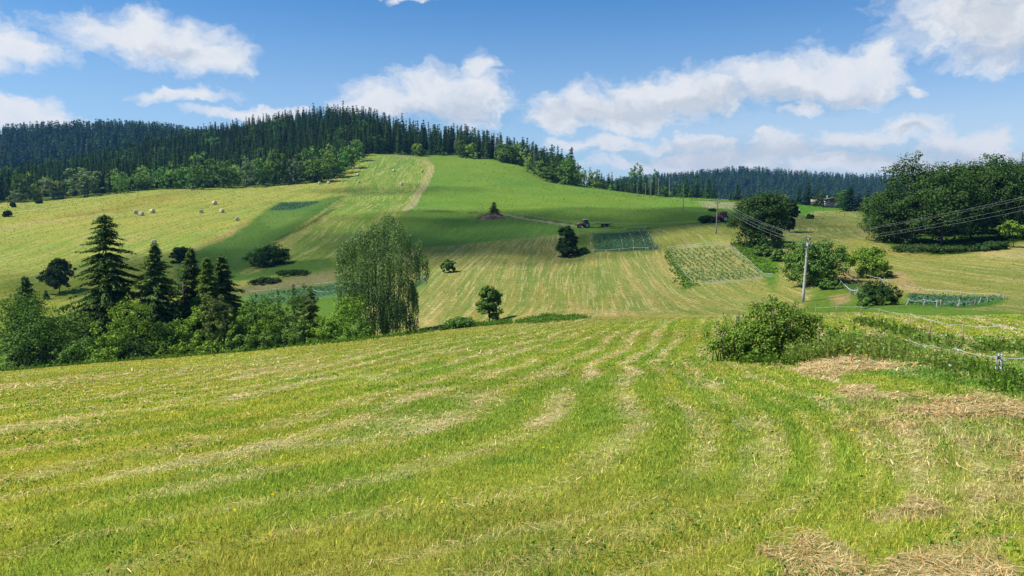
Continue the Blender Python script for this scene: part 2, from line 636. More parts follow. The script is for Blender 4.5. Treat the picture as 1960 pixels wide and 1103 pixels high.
def blend_in(P, col, straw, amt, edge):
    lo, hi = P.min(0) - 12, P.max(0) + 12
    q = np.where((gx > lo[0]) & (gx < hi[0]) & (gy > lo[1]) & (gy < hi[1]))[0]
    ins = inside(P, jx[q], jy[q])
    d = dist_line(np.concatenate([P, P[:1]]), jx[q], jy[q])
    e = edge * np.clip(gr[q] / 120, 0.25, 3)
    w = sst(np.where(ins, d, -d), -e, e) * amt
    ALB[q] = ALB[q] * (1 - w[:, None]) + np.asarray(col) * w[:, None]
    if straw is not None:
        STRAW[q] = STRAW[q] * (1 - w) + straw * w
    m = np.zeros(len(gx), bool)
    m[q[ins]] = True
    return m


def paint(poly_px, col, straw=None, amt=1.0, edge=1.0):
    return blend_in(world_poly(poly_px), col, straw, amt, edge)


def line(pts_px, col, width, amt=1.0, straw=None, rut=False):
    P = world_poly(pts_px)
    d = dist_line(P, gx + (fbm(gx / 2.5, gy / 2.5, 14, 2) - .5) * 1.4, gy + (fbm(gx / 2.5, gy / 2.5, 15, 2) - .5) * 1.4)
    w = sst(d, width * 0.5 + 0.5, width * 0.5 - 0.3)
    if rut:
        w = w * (1 - 0.7 * sst(d, 0.7, 0.3))
    w = (w * amt)[:, None]
    ALB[:] = ALB * (1 - w) + np.asarray(col) * w
    if straw is not None:
        STRAW[:] = STRAW * (1 - w[:, 0]) + straw * w[:, 0]


def rows(mask, fam):
    """row coordinate (metres across the swaths) interpolated between lines read off the photograph"""
    P, s = [], []
    for val, pl in fam:
        pl = np.array(pl, float)
        t = np.linspace(0, len(pl) - 1, 14)
        for k in t:
            i = min(int(k), len(pl) - 2)
            q = pl[i] + (pl[i + 1] - pl[i]) * (k - i)
            P.append(ground_at(*q)[:2]); s.append(val)
    P = np.array(P); s = np.array(s, float)
    sc = np.hypot(*(P - P.mean(0)).T).mean()
    d = np.hypot(P[:, None, 0] - P[None, :, 0], P[:, None, 1] - P[None, :, 1]) / sc
    n = len(P)
    A = np.zeros((n + 3, n + 3)); A[:n, :n] = d + 0.02 * np.eye(n) * -1
    B = np.concatenate([np.ones((n, 1)), P / sc], 1)
    A[:n, n:] = B; A[n:, :n] = B.T
    W = np.linalg.lstsq(A, np.concatenate([s, np.zeros(3)]), rcond=None)[0]
    idx = np.where(mask)[0]
    for k in range(0, len(idx), 40000):
        q = idx[k:k + 40000]
        dd = np.hypot(gx[q, None] - P[None, :, 0], gy[q, None] - P[None, :, 1]) / sc
        ROW[q] = dd @ W[:n] + W[n] + (gx[q] * W[n + 1] + gy[q] * W[n + 2]) / sc


def rows_dir(mask, p1, p2):
    a = ground_at(*p1)[:2]; b = ground_at(*p2)[:2]
    d = (b - a) / np.linalg.norm(b - a)
    ROW[mask] = (gx[mask] - a[0]) * -d[1] + (gy[mask] - a[1]) * d[0] + (fbm(gx[mask] / 60, gy[mask] / 60, 21, 2) - .5) * 8


# base: rough grass of the valley and the hills beyond
ALB[:] = S(120, 150, 60)
far = gr > 560
ALB[far] = S(70, 95, 50)
# left hay fields
M = paint([(-160, 402), (0, 388), (200, 372), (370, 362), (540, 354), (610, 349), (650, 336), (690, 303), (700, 297), (760, 296), (816, 299), (828, 316),
           (815, 345), (790, 380), (775, 402), (700, 455), (640, 500), (480, 545), (300, 600), (0, 640), (-160, 640)], S(186, 188, 86), 0.85)
rows_dir(M, (100, 460), (500, 372))
m = paint([(0, 545), (330, 490), (360, 500), (330, 560), (200, 600), (0, 640), (-160, 640), (-160, 560)], S(160, 172, 66), 0.6)
m = paint([(672, 372), (650, 336), (690, 303), (700, 297), (760, 296), (816, 299), (828, 316), (815, 345), (790, 380), (775, 402), (700, 455), (640, 500), (480, 545), (560, 455), (620, 408)],
          S(152, 174, 76), 0.8)
rows_dir(m, (640, 445), (765, 320))
paint([(75, 420), (180, 405), (240, 386), (330, 366), (372, 362), (356, 372), (275, 395), (200, 412), (130, 421)], S(142, 138, 60), 0.3, 0.55, 4.0)
line([(-20, 442), (60, 427), (130, 419), (200, 410)], S(205, 190, 120), 7, 0.8)
line([(200, 409), (225, 410), (300, 404)], S(212, 200, 130), 3, 0.7)
# uncut strip with a cabbage plot
m = paint([(335, 500), (380, 474), (440, 452), (482, 420), (508, 402), (530, 388), (600, 385), (655, 374), (669, 377), (645, 398), (604, 424), (560, 448), (520, 468), (505, 490),
           (560, 500), (640, 494), (640, 512), (560, 522), (480, 535), (420, 545), (330, 565)], S(98, 134, 62), 0.05)
paint([(500, 418), (512, 402), (535, 389), (600, 386), (655, 375), (640, 385), (600, 396), (560, 425), (520, 440)], S(112, 148, 70), 0.1)
paint([(513, 403), (540, 388), (612, 386), (588, 396), (560, 403)], S(84, 124, 78), 0.0)
line([(335, 494), (372, 476), (420, 458), (462, 432), (470, 425)], S(170, 152, 92), 3.0, 0.6)
line([(478, 522), (520, 490), (562, 452), (620, 410), (648, 388), (668, 377)], S(196, 188, 104), 3.6, 0.55, 0.5, rut=True)
line([(505, 480), (540, 455), (600, 425), (640, 400)], S(60, 88, 40), 1.6, 0.7)
line([(660, 366), (730, 370), (790, 364)], S(150, 140, 80), 2, 0.5)
# green pasture on the hill
M = paint([(816, 299), (900, 303), (1003, 320), (1020, 336), (1050, 348), (1160, 361), (1262, 375), (1400, 385), (1440, 384), (1424, 400), (1392, 426), (1250, 434), (1120, 444),
           (1000, 456), (870, 470), (800, 480), (772, 476), (768, 420), (776, 404), (792, 385), (822, 345), (832, 316)], S(130, 166, 68), 0.10)
rows_dir(M, (800, 450), (1000, 320))
paint([(772, 404), (800, 402), (905, 408), (1000, 418), (1110, 436), (1122, 445), (1000, 456), (870, 470), (800, 480), (765, 476)], S(116, 156, 66), 0.15)  # darker green puts part of the cloud shade into the pasture colour
line([(780, 403), (900, 407), (1000, 416), (1110, 433), (1260, 436), (1390, 424)], S(80, 92, 42), 2.0, 0.7)
line([(1110, 434), (1060, 427), (1000, 418), (966, 411), (950, 409)], S(200, 190, 150), 1.9, 0.9, 0)
line([(1330, 383), (1440, 386), (1560, 404), (1640, 401)], S(70, 88, 42), 4, 0.8)
paint([(1336, 385), (1440, 388), (1424, 400), (1350, 398)], S(176, 176, 122), 0.3)
paint([(1480, 396), (1560, 390), (1650, 402), (1640, 408), (1540, 412), (1500, 405)], S(104, 152, 56), 0.05)
# farm track up the hill
line([(776, 402), (788, 393), (800, 371), (815, 349), (823, 331), (826, 317)], S(214, 192, 142), 3.0, 0.95, 0, rut=True)
line([(826, 317), (812, 308), (790, 303), (765, 299), (745, 297)], S(190, 180, 130), 3, 0.7, 0)
# valley field in the middle
M = paint([(770, 478), (870, 470), (1000, 456), (1090, 447), (1130, 446), (1240, 440), (1400, 426), (1540, 414), (1500, 470), (1560, 540), (1500, 600), (1380, 604), (1100, 608), (940, 622), (840, 634),
           (760, 645), (700, 610), (700, 540)], S(166, 168, 88), 0.95)
rows(M, [(0, [(790, 592), (827, 550), (870, 500)]), (8, [(832, 602), (900, 515), (935, 480)]), (18, [(930, 590), (957, 520), (985, 470)]), (26, [(1000, 560), (1010, 505), (1035, 462)]),
         (33, [(1052, 570), (1060, 525), (1085, 480)]), (42, [(1130, 580), (1125, 530), (1130, 490)]), (56, [(1270, 590), (1230, 540), (1200, 490)]), (70, [(1400, 590), (1330, 560), (1280, 500)])])
line([(800, 612), (900, 626), (1000, 605), (1100, 590), (1085, 578)], S(206, 186, 118), 1.6, 0.6)
paint([(1104, 520), (1180, 500), (1200, 540), (1170, 570), (1100, 588)], S(128, 156, 76), 0.45, 0.6, 3.0)
paint([(1180, 500), (1285, 482), (1310, 560), (1245, 592), (1170, 570), (1200, 540)], S(176, 170, 100), 0.9, 0.8)
paint([(1040, 606), (1130, 592), (1240, 596), (1320, 604), (1200, 612)], S(205, 182, 120), 0.9, 0.6)
paint([(985, 618), (1010, 608), (1060, 602), (1120, 606), (1100, 614), (1030, 620)], S(92, 140, 48), 0.0)
paint([(1250, 437), (1392, 427), (1440, 440), (1400, 466), (1290, 474), (1262, 478)], S(160, 168, 82), 0.5)
paint([(1272, 478), (1284, 476), (1338, 546), (1300, 560), (1312, 540)], S(84, 132, 50), 0.0)
paint([(1400, 466), (1440, 462), (1500, 490), (1480, 560), (1462, 530)], S(104, 148, 52), 0.1)
paint([(1284, 479), (1392, 469), (1464, 531), (1340, 545)], S(180, 182, 116), 0.0)
paint([(1134, 447), (1236, 441), (1264, 478), (1133, 484)], S(84, 116, 66), 0.0)
paint([(1095, 455), (1132, 446), (1132, 486), (1105, 490)], S(104, 132, 56), 0.1)
# plots behind the birch
paint([(430, 562), (480, 545), (640, 516), (660, 540), (560, 552), (470, 566)], S(168, 156, 110), 0.5, 0.8, 3.0)
paint([(470, 568), (560, 553), (700, 536), (690, 560), (560, 580), (470, 585)], S(112, 156, 96), 0.0)
paint([(795, 540), (822, 524), (812, 545), (790, 556)], S(100, 145, 80), 0.0)
# right meadow and plots
M = paint([(1540, 414), (1560, 404), (1650, 402), (1700, 420), (1700, 470), (1800, 476), (1960, 455), (2100, 470), (2100, 600), (1960, 600), (1830, 592), (1740, 580), (1690, 552), (1620, 520), (1500, 472)],
          S(162, 164, 84), 0.7)
rows(M, [(0, [(1570, 420), (1640, 430), (1690, 445)]), (9, [(1570, 445), (1640, 465), (1720, 490), (1960, 512)]), (22, [(1600, 480), (1690, 505), (1820, 528), (1960, 545)]), (34, [(1720, 555), (1830, 560), (1960, 575)])])
paint([(1640, 404), (1760, 402), (1960, 400), (2100, 420), (2100, 462), (1960, 462), (1900, 482), (1780, 490), (1700, 474), (1672, 440)], S(92, 122, 48), 0.05)  # under-canopy shade of the grove put into a darker green
paint([(1860, 478), (1960, 470), (2050, 480), (1960, 498), (1880, 494)], S(205, 186, 122), 0.6, 0.8)
paint([(1475, 482), (1512, 478), (1524, 490), (1490, 498)], S(172, 150, 112), 0.0)
paint([(1590, 528), (1622, 520), (1672, 542), (1640, 556)], S(176, 156, 112), 0.0)
paint([(1606, 545), (1640, 540), (1668, 560), (1640, 565)], S(88, 120, 62), 0.0)
paint([(1736, 562), (1800, 566), (1928, 570), (1925, 580), (1830, 590), (1740, 584)], S(92, 138, 56), 0.0)
paint([(1590, 566), (1624, 562), (1624, 580), (1602, 584)], S(200, 172, 118), 0.4, 0.9)
line([(1715, 520), (1735, 548), (1760, 560)], S(196, 170, 118), 2.0, 0.7)
# foreground meadow, mown in curving swaths
crest = np.array([at(u, Y)[:2] for u, Y in ((-140, 72), (0, 72), (300, 71), (600, 69), (760, 67), (900, 66), (1100, 64), (1300, 66), (1390, 64), (1500, 58), (1650, 50), (1830, 40), (1960, 44), (2130, 46))])
near = np.array([(90, -40), (-90, -40)])
fgp = np.concatenate([crest, near])
M = inside(fgp, jx, jy) | (gr < 4) | ((gy < 2) & (gr < 300))
ALB[M] = S(172, 180, 66); STRAW[M] = 0.0
rows(M & (gr < 140), [
    (16, [(0, 770), (300, 735), (560, 690), (750, 655), (950, 630)]),
    (8.5, [(0, 860), (300, 815), (560, 760), (800, 700), (1000, 655), (1130, 618)]),
    (5.5, [(0, 957), (263, 905), (480, 855), (650, 804), (850, 745), (1000, 700), (1180, 620)]),
    (2.4, [(60, 1075), (290, 1036), (430, 1005), (650, 960), (823, 925), (970, 872), (1080, 820), (1160, 760), (1220, 690), (1260, 620)]),
    (0.7, [(650, 1080), (850, 1050), (1033, 1020), (1143, 992), (1280, 945), (1340, 880), (1330, 800), (1290, 740), (1280, 690), (1300, 615)]),
    (-0.6, [(1000, 1103), (1250, 1040), (1420, 960), (1480, 880), (1470, 810), (1420, 755), (1340, 715), (1330, 670), (1345, 615)]),
    (-2.6, [(1300, 1103), (1560, 1020), (1650, 940), (1640, 860), (1570, 780), (1440, 720), (1400, 680), (1390, 625)]),
    (-5.5, [(1700, 1103), (1860, 1000), (1870, 900), (1790, 810), (1650, 745), (1480, 705), (1440, 670)])])
paint([(880, 632), (1000, 618), (1130, 608), (1300, 602), (1500, 602), (1500, 612), (1300, 612), (1130, 620), (1000, 630)], S(178, 174, 92), None, 0.55, 5.0)
# lusher turf on the right of the meadow, straw litter on the bank
paint([(1560, 640), (1960, 650), (2100, 700), (2100, 760), (1960, 760), (1700, 720), (1560, 690)], S(134, 164, 60), 0.0)
# straw left along the swaths, greener turf between them
fr = np.where(M)[0]; fr = fr[gr[fr] < 150]
fx, fy, fs = gx[fr], gy[fr], ROW[fr]
wob = fs + (fbm(fx / 5.0, fy / 5.0, 61, 3) - .5) * .8 + (fbm(fx / .7, fy / .7, 60, 2) - .5) * .25
PER = 1.2
ph = wob / PER
ki = np.floor(ph)
along = fx * .25 + fy
b1 = fbm(fx / 1.3, fy / 1.3, 64, 4)
b2 = fbm(fx / .30, fy / .30, 65, 3)
on_ = sst(vnoise(ki * 7.3, along * .06, 62), .12, .55)
q = ph - ki
wsp = .85 * np.exp(-((q - .5) / .15) ** 2) * on_ * sst(b1, .18, .52)
l2 = fbm(wob * 2.4, along * .09, 63, 3)
wsp = wsp + .55 * sst(l2, .56, .70) * sst(b1, .36, .62)
wsp = np.clip(wsp * (.10 + b2 * 1.15), 0, 1) * (.40 + .60 * sst(gr[fr], 5, 13))
WISP = np.zeros(len(gx)); WISP[fr] = wsp
lush = (.5 - .5 * np.cos(2 * math.pi * (q - .5))) ** 1.3 * (.35 + .65 * sst(vnoise(ki * 3.1 + 5, along * .06, 66), .2, .7)) * sst(gr[fr], 3, 9) * .9
lush = np.clip(lush + .7 * sst(fbm(fx / 1.6, fy / 1.6, 67, 4), .52, .68), 0, 1)
LUSH = np.zeros(len(gx)); LUSH[fr] = lush
ALB[fr] = ALB[fr] * (1 - lush[:, None] * (1 - np.array([.68, .88, .82])))
ylw = sst(fx / np.maximum(np.hypot(fx, fy), 1), -.05, -.45) * sst(gr[fr], 3, 12)
ALB[fr] = ALB[fr] * (1 + ylw[:, None] * np.array([.22, .08, -.05]))
dry = sst(fbm(fx / 4, fy / 4, 68, 4), .52, .72)
ALB[fr] = ALB[fr] * (1 - .34 * dry[:, None]) + S(176, 164, 78) * .34 * dry[:, None]
ALB[fr] = ALB[fr] * (1 - .8 * wsp[:, None]) + S(228, 216, 150) * .8 * wsp[:, None]
HAY = []
for pl, a in (([(1512, 700), (1560, 682), (1640, 680), (1722, 695), (1716, 710), (1640, 712), (1600, 728), (1530, 716)], 0.9),
              ([(1630, 740), (1700, 735), (1690, 768), (1640, 765)], 0.7), ([(1740, 785), (1830, 755), (1960, 775), (2060, 800), (1960, 815), (1860, 800), (1790, 800)], 0.85),
              ([(1700, 810), (1760, 800), (1790, 845), (1720, 850)], 0.5), ([(1560, 985), (1650, 960), (1760, 950), (1740, 985), (1600, 1000)], 0.8),
              ([(1380, 1060), (1450, 1020), (1560, 1030), (1480, 1110), (1380, 1110)], 0.8), ([(1500, 1075), (1700, 1050), (1960, 1030), (2050, 1040), (2050, 1200), (1500, 1200)], 0.85),
              ([(1800, 850), (1960, 845), (2040, 900), (1900, 900)], 0.55), ([(1740, 925), (1860, 890), (1960, 900), (1880, 960)], 0.55),
              ([(1650, 740), (1760, 760), (1960, 800), (2060, 840), (2060, 1000), (1800, 1000), (1600, 900)], 0.25)):
    P = world_poly(pl)
    HAY.append((P, a))
    m = inside(P, gx + (fbm(gx, gy, 31, 3) - .5) * 1.2, gy + (fbm(gx, gy, 32, 3) - .5) * 1.2)
    ALB[m] = ALB[m] * (1 - a * .7) + S(205, 178, 122) * a * .7
    STRAW[m] = np.maximum(STRAW[m] * .6, .3)
# mottling common to every field
mot = fbm(gx / 9, gy / 9, 41, 4)
ALB *= (0.86 + 0.28 * mot)[:, None]
mot2 = fbm(gx / 35 + 7, gy / 35, 43, 3) - .5
ALB *= 1 + mot2[:, None] * np.array([0.42, 0.10, -0.1])


def add_attr(me, name, typ, arr):
    a = me.attributes.new(name, typ, 'POINT')
    if typ == 'FLOAT_COLOR':
        d = np.ones((len(arr), 4), np.float32); d[:, :3] = arr
        a.data.foreach_set('color', d.ravel())
    else:
        a.data.foreach_set('value', np.asarray(arr, np.float32))


def ground_material():
    m = bpy.data.materials.new('meadow_ground')
    m.use_nodes = True
    t = NT(m.node_tree)
    pos = t.new('ShaderNodeNewGeometry').outputs['Position']
    alb = t.attr('alb', 'Color'); row = t.attr('row'); st = t.attr('straw')
    x, y, z = t.sep(pos)
    flat = t.xyz(x, y, 0.0)
    n_big = t.noise(flat, 0.16, 3)
    n_mid = t.noise(flat, 1.0, 5, 0.68)
    n_fine = t.noise(flat, 9.0, 4, 0.65)
    n_tuft = t.noise(flat, 2.2, 4, 0.75)
    n_bit = t.noise(flat, 3.4, 2, 0.7)
    wob = t.math('ADD', row, t.math('MULTIPLY', n_mid, 0.9))
    sv = t.xyz(t.math('MULTIPLY', wob, 0.75), t.math('MULTIPLY', x, 0.035), t.math('MULTIPLY', y, 0.035))
    s1 = t.noise(sv, 1.0, 3, 0.6)
    sv2 = t.xyz(t.math('MULTIPLY', row, 0.32), t.math('MULTIPLY', x, 0.012), t.math('MULTIPLY', y, 0.012))
    s2 = t.noise(sv2, 1.0, 2, 0.5)
    sv3 = t.xyz(t.math('MULTIPLY', row, 2.5), t.math('MULTIPLY', x, 0.06), t.math('MULTIPLY', y, 0.06))
    s3 = t.noise(sv3, 1.0, 4, 0.6)
    brk = t.step(n_mid, 0.30, 0.66)
    f = t.math('MULTIPLY', t.step(s1, 0.52, 0.66), brk)
    f = t.math('ADD', f, t.math('MULTIPLY', t.step(s3, 0.55, 0.63), 0.90))
    f = t.math('MULTIPLY', t.math('MULTIPLY', f, st), t.math('ADD', 0.6, t.math('MULTIPLY', n_fine, 0.9)), clamp=True)
    f = t.math('ADD', f, t.math('MULTIPLY', t.math('MULTIPLY', t.step(n_bit, 0.60, 0.68), st), 0.6), clamp=True)
    green = t.math('MULTIPLY', t.math('MAXIMUM', t.step(s2, 0.42, 0.60), t.step(s3, 0.47, 0.36)), t.math('MULTIPLY', st, 0.95))
    c = t.mix(green, alb, t.mix(1.0, alb, (0.62, 0.88, 0.72), 'MULTIPLY'))
    c = t.mix(t.math('MULTIPLY', f, 0.85), c, tuple(S(222, 206, 138)))
    br = t.math('ADD', 0.10, t.math('ADD', t.math('MULTIPLY', n_fine, 0.60), t.math('ADD', t.math('MULTIPLY', n_mid, 0.95), t.math('MULTIPLY', n_tuft, 1.25))))
    br = t.math('MAXIMUM', t.math('SUBTRACT', br, 0.5), 0.25)
    c = t.mix(1.0, c, t.xyz(br, br, br), 'MULTIPLY')
    hue = t.mix(n_big, (1.18, 0.98, 0.9), (0.84, 1.02, 1.05))
    c = t.mix(0.8, c, hue, 'MULTIPLY')
    bmp = t.new('ShaderNodeBump')
    bmp.inputs['Strength'].default_value = 0.55
    bmp.inputs['Distance'].default_value = 0.12
    t.put(bmp.inputs['Height'], t.math('ADD', n_fine, t.math('MULTIPLY', n_mid, 1.5)))
    d = t.new('ShaderNodeBsdfDiffuse')
    t.put(d.inputs['Color'], c)
    t.l.new(bmp.outputs[0], d.inputs['Normal'])
    o = t.new('ShaderNodeOutputMaterial')
    t.l.new(d.outputs[0], o.inputs[0])
    return m


ground_me = make_mesh('ground', GV, GQ, GT, [ground_material()], smooth=True)
add_attr(ground_me, 'alb', 'FLOAT_COLOR', ALB)
add_attr(ground_me, 'row', 'FLOAT', ROW)
add_attr(ground_me, 'straw', 'FLOAT', STRAW)
ground = obj('ground', ground_me)
tag(ground, 'rolling hay meadows, pasture and farm track over the hillside', 'ground', kind='structure')
# ------------------------------------------------------------------ materials
def simple_mat(name, col, rough=0.8, metal=0.0, var=0.15, scale=3.0, bump=0.0):
    m = bpy.data.materials.new(name)
    m.use_nodes = True
    t = NT(m.node_tree)
    co = t.new('ShaderNodeTexCoord').outputs['Object']
    n = t.noise(co, scale, 4, 0.6)
    k = t.math('ADD', 1.0 - var, t.math('MULTIPLY', n, 2 * var))
    c = t.mix(1.0, tuple(col), t.xyz(k, k, k), 'MULTIPLY')
    p = t.new('ShaderNodeBsdfPrincipled')
    t.put(p.inputs['Base Color'], c)
    p.inputs['Roughness'].default_value = rough
    p.inputs['Metallic'].default_value = metal
    if bump:
        b = t.new('ShaderNodeBump')
        b.inputs['Strength'].default_value = bump
        b.inputs['Distance'].default_value = 0.02
        t.put(b.inputs['Height'], n)
        t.l.new(b.outputs[0], p.inputs['Normal'])
    o = t.new('ShaderNodeOutputMaterial')
    t.l.new(p.outputs[0], o.inputs[0])
    return m


def leaf_mat(name, dark, light, trans=0.3, objvar=0.25, attr=None):
    m = bpy.data.materials.new(name)
    m.use_nodes = True
    t = NT(m.node_tree)
    g = t.new('ShaderNodeNewGeometry')
    rnd = g.outputs['Random Per Island']
    oi = t.new('ShaderNodeObjectInfo').outputs['Random']
    c = t.mix(rnd, tuple(dark), tuple(light))
    if attr:
        c = t.mix(1.0, c, t.attr(attr, 'Color'), 'MULTIPLY')
    k = t.math('ADD', 1 - objvar, t.math('MULTIPLY', oi, 2 * objvar))
    k2 = t.math('ADD', 1 - objvar * .6, t.math('MULTIPLY', t.math('FRACT', t.math('MULTIPLY', oi, 7.31)), objvar * 1.2))
    c = t.mix(1.0, c, t.xyz(t.math('MULTIPLY', k, k2), k, t.math('MULTIPLY', k, 0.98)), 'MULTIPLY')
    d = t.new('ShaderNodeBsdfDiffuse')
    t.put(d.inputs['Color'], c)
    tr = t.new('ShaderNodeBsdfTranslucent')
    t.put(tr.inputs['Color'], t.mix(1.0, c, (1.15, 1.2, 0.6), 'MULTIPLY'))
    mx = t.new('ShaderNodeMixShader')
    mx.inputs[0].default_value = trans
    t.l.new(d.outputs[0], mx.inputs[1]); t.l.new(tr.outputs[0], mx.inputs[2])
    o = t.new('ShaderNodeOutputMaterial')
    t.l.new(mx.outputs[0], o.inputs[0])
    return m


M_SPRUCE = leaf_mat('spruce_needles', (.018, .048, .013), (.215, .310, .075), .26, .25)
M_SPRUCE_LIT = leaf_mat('young_sunlit_spruce_needles', (.055, .105, .016), (.185, .270, .042), .25, .1)  # lighter needle copy: sunlit tone put into the colour, also for the young spruce
M_SPRUCE_FAR = leaf_mat('forest_spruce_needles', (.016, .042, .013), (.080, .145, .044), .2, .5)
M_SPRUCE_MASS = leaf_mat('deep_wood_needles', (.016, .042, .013), (.080, .145, .044), .2, 0, 'tint')
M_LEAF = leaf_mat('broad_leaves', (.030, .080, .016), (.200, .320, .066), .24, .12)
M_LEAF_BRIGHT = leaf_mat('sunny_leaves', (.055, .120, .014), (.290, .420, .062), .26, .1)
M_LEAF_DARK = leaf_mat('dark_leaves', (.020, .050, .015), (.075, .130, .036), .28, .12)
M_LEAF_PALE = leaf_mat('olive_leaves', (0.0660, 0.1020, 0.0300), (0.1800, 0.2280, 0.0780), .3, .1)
M_LEAF_FAR = leaf_mat('forest_leaves', (.070, .160, .030), (.260, .390, .090), .3, .4)
M_WILLOW_FAR = leaf_mat('grey_green_leaves', (.100, .165, .075), (.260, .340, .175), .3, .2)
M_BIRCH = leaf_mat('birch_leaves', (.034, .082, .024), (.270, .390, .150), .30, .1)
M_FARWOOD = leaf_mat('far_wood_needles', (.020, .052, .018), (.070, .125, .040), .15, 0, 'tint')
M_LEAF_MASS = leaf_mat('deep_wood_leaves', (.045, .105, .028), (.13, .22, .06), .25, 0, 'tint')
M_BARK = simple_mat('grey_brown_bark', (.085, .065, .048), .95, var=.35, scale=4, bump=.5)
M_BIRCHBARK = simple_mat('white_birch_bark', (.20, .19, .17), .8, var=.5, scale=2.5, bump=.3)
M_DEADWOOD = simple_mat('grey_dead_wood', (.20, .175, .15), .95, var=.3, scale=3)


# ------------------------------------------------------------------ leaf and tree generators (arrays only)
def leaf_quads(P, N, su, sv, rng, along=None):
    """one quad per point, facing about N, su wide and sv long"""
    n = len(P)
    N = N / (np.linalg.norm(N, axis=1)[:, None] + 1e-9)
    a = rng.normal(size=(n, 3)) if along is None else along + rng.normal(size=(n, 3)) * 0.12
    a = a - (a * N).sum(1)[:, None] * N
    a /= np.linalg.norm(a, axis=1)[:, None] + 1e-9
    b = np.cross(N, a)
    su = np.broadcast_to(np.asarray(su, float), (n,))[:, None] * .5
    sv = np.broadcast_to(np.asarray(sv, float), (n,))[:, None] * .5
    V = np.stack([P - a * sv - b * su * .55, P - a * sv * .1 - b * su * -1.0 , P + a * sv + b * su * .25, P + a * sv * .05 - b * su], 1)
    V = V.reshape(-1, 3)
    Q = np.arange(n * 4).reshape(n, 4)
    return V, Q


def gen_leafy(h, w, rng, nclump=90, per=45, leaf=.22, base=.12, lobes=7, round_=1.0, droop=0.0, shape='round', hollow=0.62):
    """crown: leaf clumps over the surface of several lobes -> (V, Q)"""
    cz0 = h * base
    ch = h - cz0
    L = []
    for k in range(lobes):
        t = (k + .5) / lobes
        z = cz0 + ch * (0.18 + 0.64 * t)
        if shape == 'round':
            wid = math.sqrt(max(0.05, 1 - ((t - .45) / .62) ** 2))
        elif shape == 'oval':
            wid = math.sqrt(max(0.05, 1 - ((t - .5) / .56) ** 2)) * .85
        else:                                       # vase / spreading
            wid = 0.55 + 0.5 * t
        an = rng.uniform(0, 2 * math.pi)
        off = w * .5 * wid * rng.uniform(.25, .55)
        rad = w * .5 * wid * rng.uniform(.45, .66)
        L.append((off * math.cos(an), off * math.sin(an), z, rad, min(rad * rng.uniform(.8, 1.15), ch * .30)))
    L.append((0, 0, cz0 + ch * .5, w * .30, ch * .42))
    L.append((rng.normal() * w * .08, rng.normal() * w * .08, cz0 + ch * .78, w * .22, ch * .21))
    L = np.array(L)
    area = L[:, 3] * (L[:, 3] + L[:, 4])
    pick = rng.choice(len(L), nclump, p=area / area.sum())
    d = rng.normal(size=(nclump, 3))
    d[:, 2] = np.where(d[:, 2] < -0.4, -d[:, 2] * rng.uniform(0, 1, nclump), d[:, 2])
    d /= np.linalg.norm(d, axis=1)[:, None]
    rr = rng.uniform(hollow, 1.03, nclump) ** .7
    c = L[pick, :3] + d * rr[:, None] * L[pick][:, [3, 3, 4]]
    c[:, 2] = np.maximum(c[:, 2], leaf * .5)
    cr = w * rng.uniform(.05, .11, nclump)
    n = nclump * per
    cp = np.repeat(c, per, 0); cd = np.repeat(d, per, 0)
    o = rng.normal(size=(n, 3)); o /= np.linalg.norm(o, axis=1)[:, None]
    P = cp + o * (np.repeat(cr, per) * rng.uniform(.2, 1.0, n) ** .6)[:, None] * np.array([1, 1, .75])
    P[:, 2] = np.maximum(P[:, 2], 0.03)
    N = cd * .5 + o * .7 + np.array([0, 0, .55]) + rng.normal(size=(n, 3)) * .45
    # stretch the clumps to the crown's measured outline
    for ax in (0, 1):
        lo, hi = np.percentile(P[:, ax], (1.5, 98.5))
        P[:, ax] = (P[:, ax] - (lo + hi) / 2) * (w * (1.0 if ax == 0 else .95) / (hi - lo))
    lo, hi = np.percentile(P[:, 2], (1.5, 99.3))
    P[:, 2] = cz0 + (P[:, 2] - lo) * ((h - cz0) / (hi - lo))
    P[:, 2] = np.maximum(P[:, 2], .03)
    s = leaf * rng.uniform(.65, 1.3, n)
    return leaf_quads(P, N, s * .85, s * 1.2, rng)


def gen_limbs(mb, h, w, rng, rad, base=.12, nlimb=6, spread=.36, lean=0.0, top=.72):
    """tapered trunk with limbs added to mb"""
    t = np.linspace(0, 1, 7)
    P = np.stack([np.cumsum(rng.normal(size=7) * rad * .35) + lean * t * h, np.cumsum(rng.normal(size=7) * rad * .35), t * h * top - .25], 1)
    P[0, :2] = 0
    mb.tube(P, rad * (1.25 - t * 1.05) * np.where(t == 0, 1.3, 1), 7)
    for k in range(nlimb):
        f = rng.uniform(max(base, .1) , .75)
        i = min(int(f * 6), 5)
        a = P[i] + (P[i + 1] - P[i]) * (f * 6 - i)
        an = rng.uniform(0, 2 * math.pi)
        ln = w * spread * rng.uniform(.7, 1.15)
        s = np.linspace(0, 1, 5)
        Q = a + np.stack([np.cos(an) * ln * s, np.sin(an) * ln * s, ln * (.75 * s - .15 * s * s)], 1)
        mb.tube(Q, rad * .48 * (1 - .8 * s), 5)


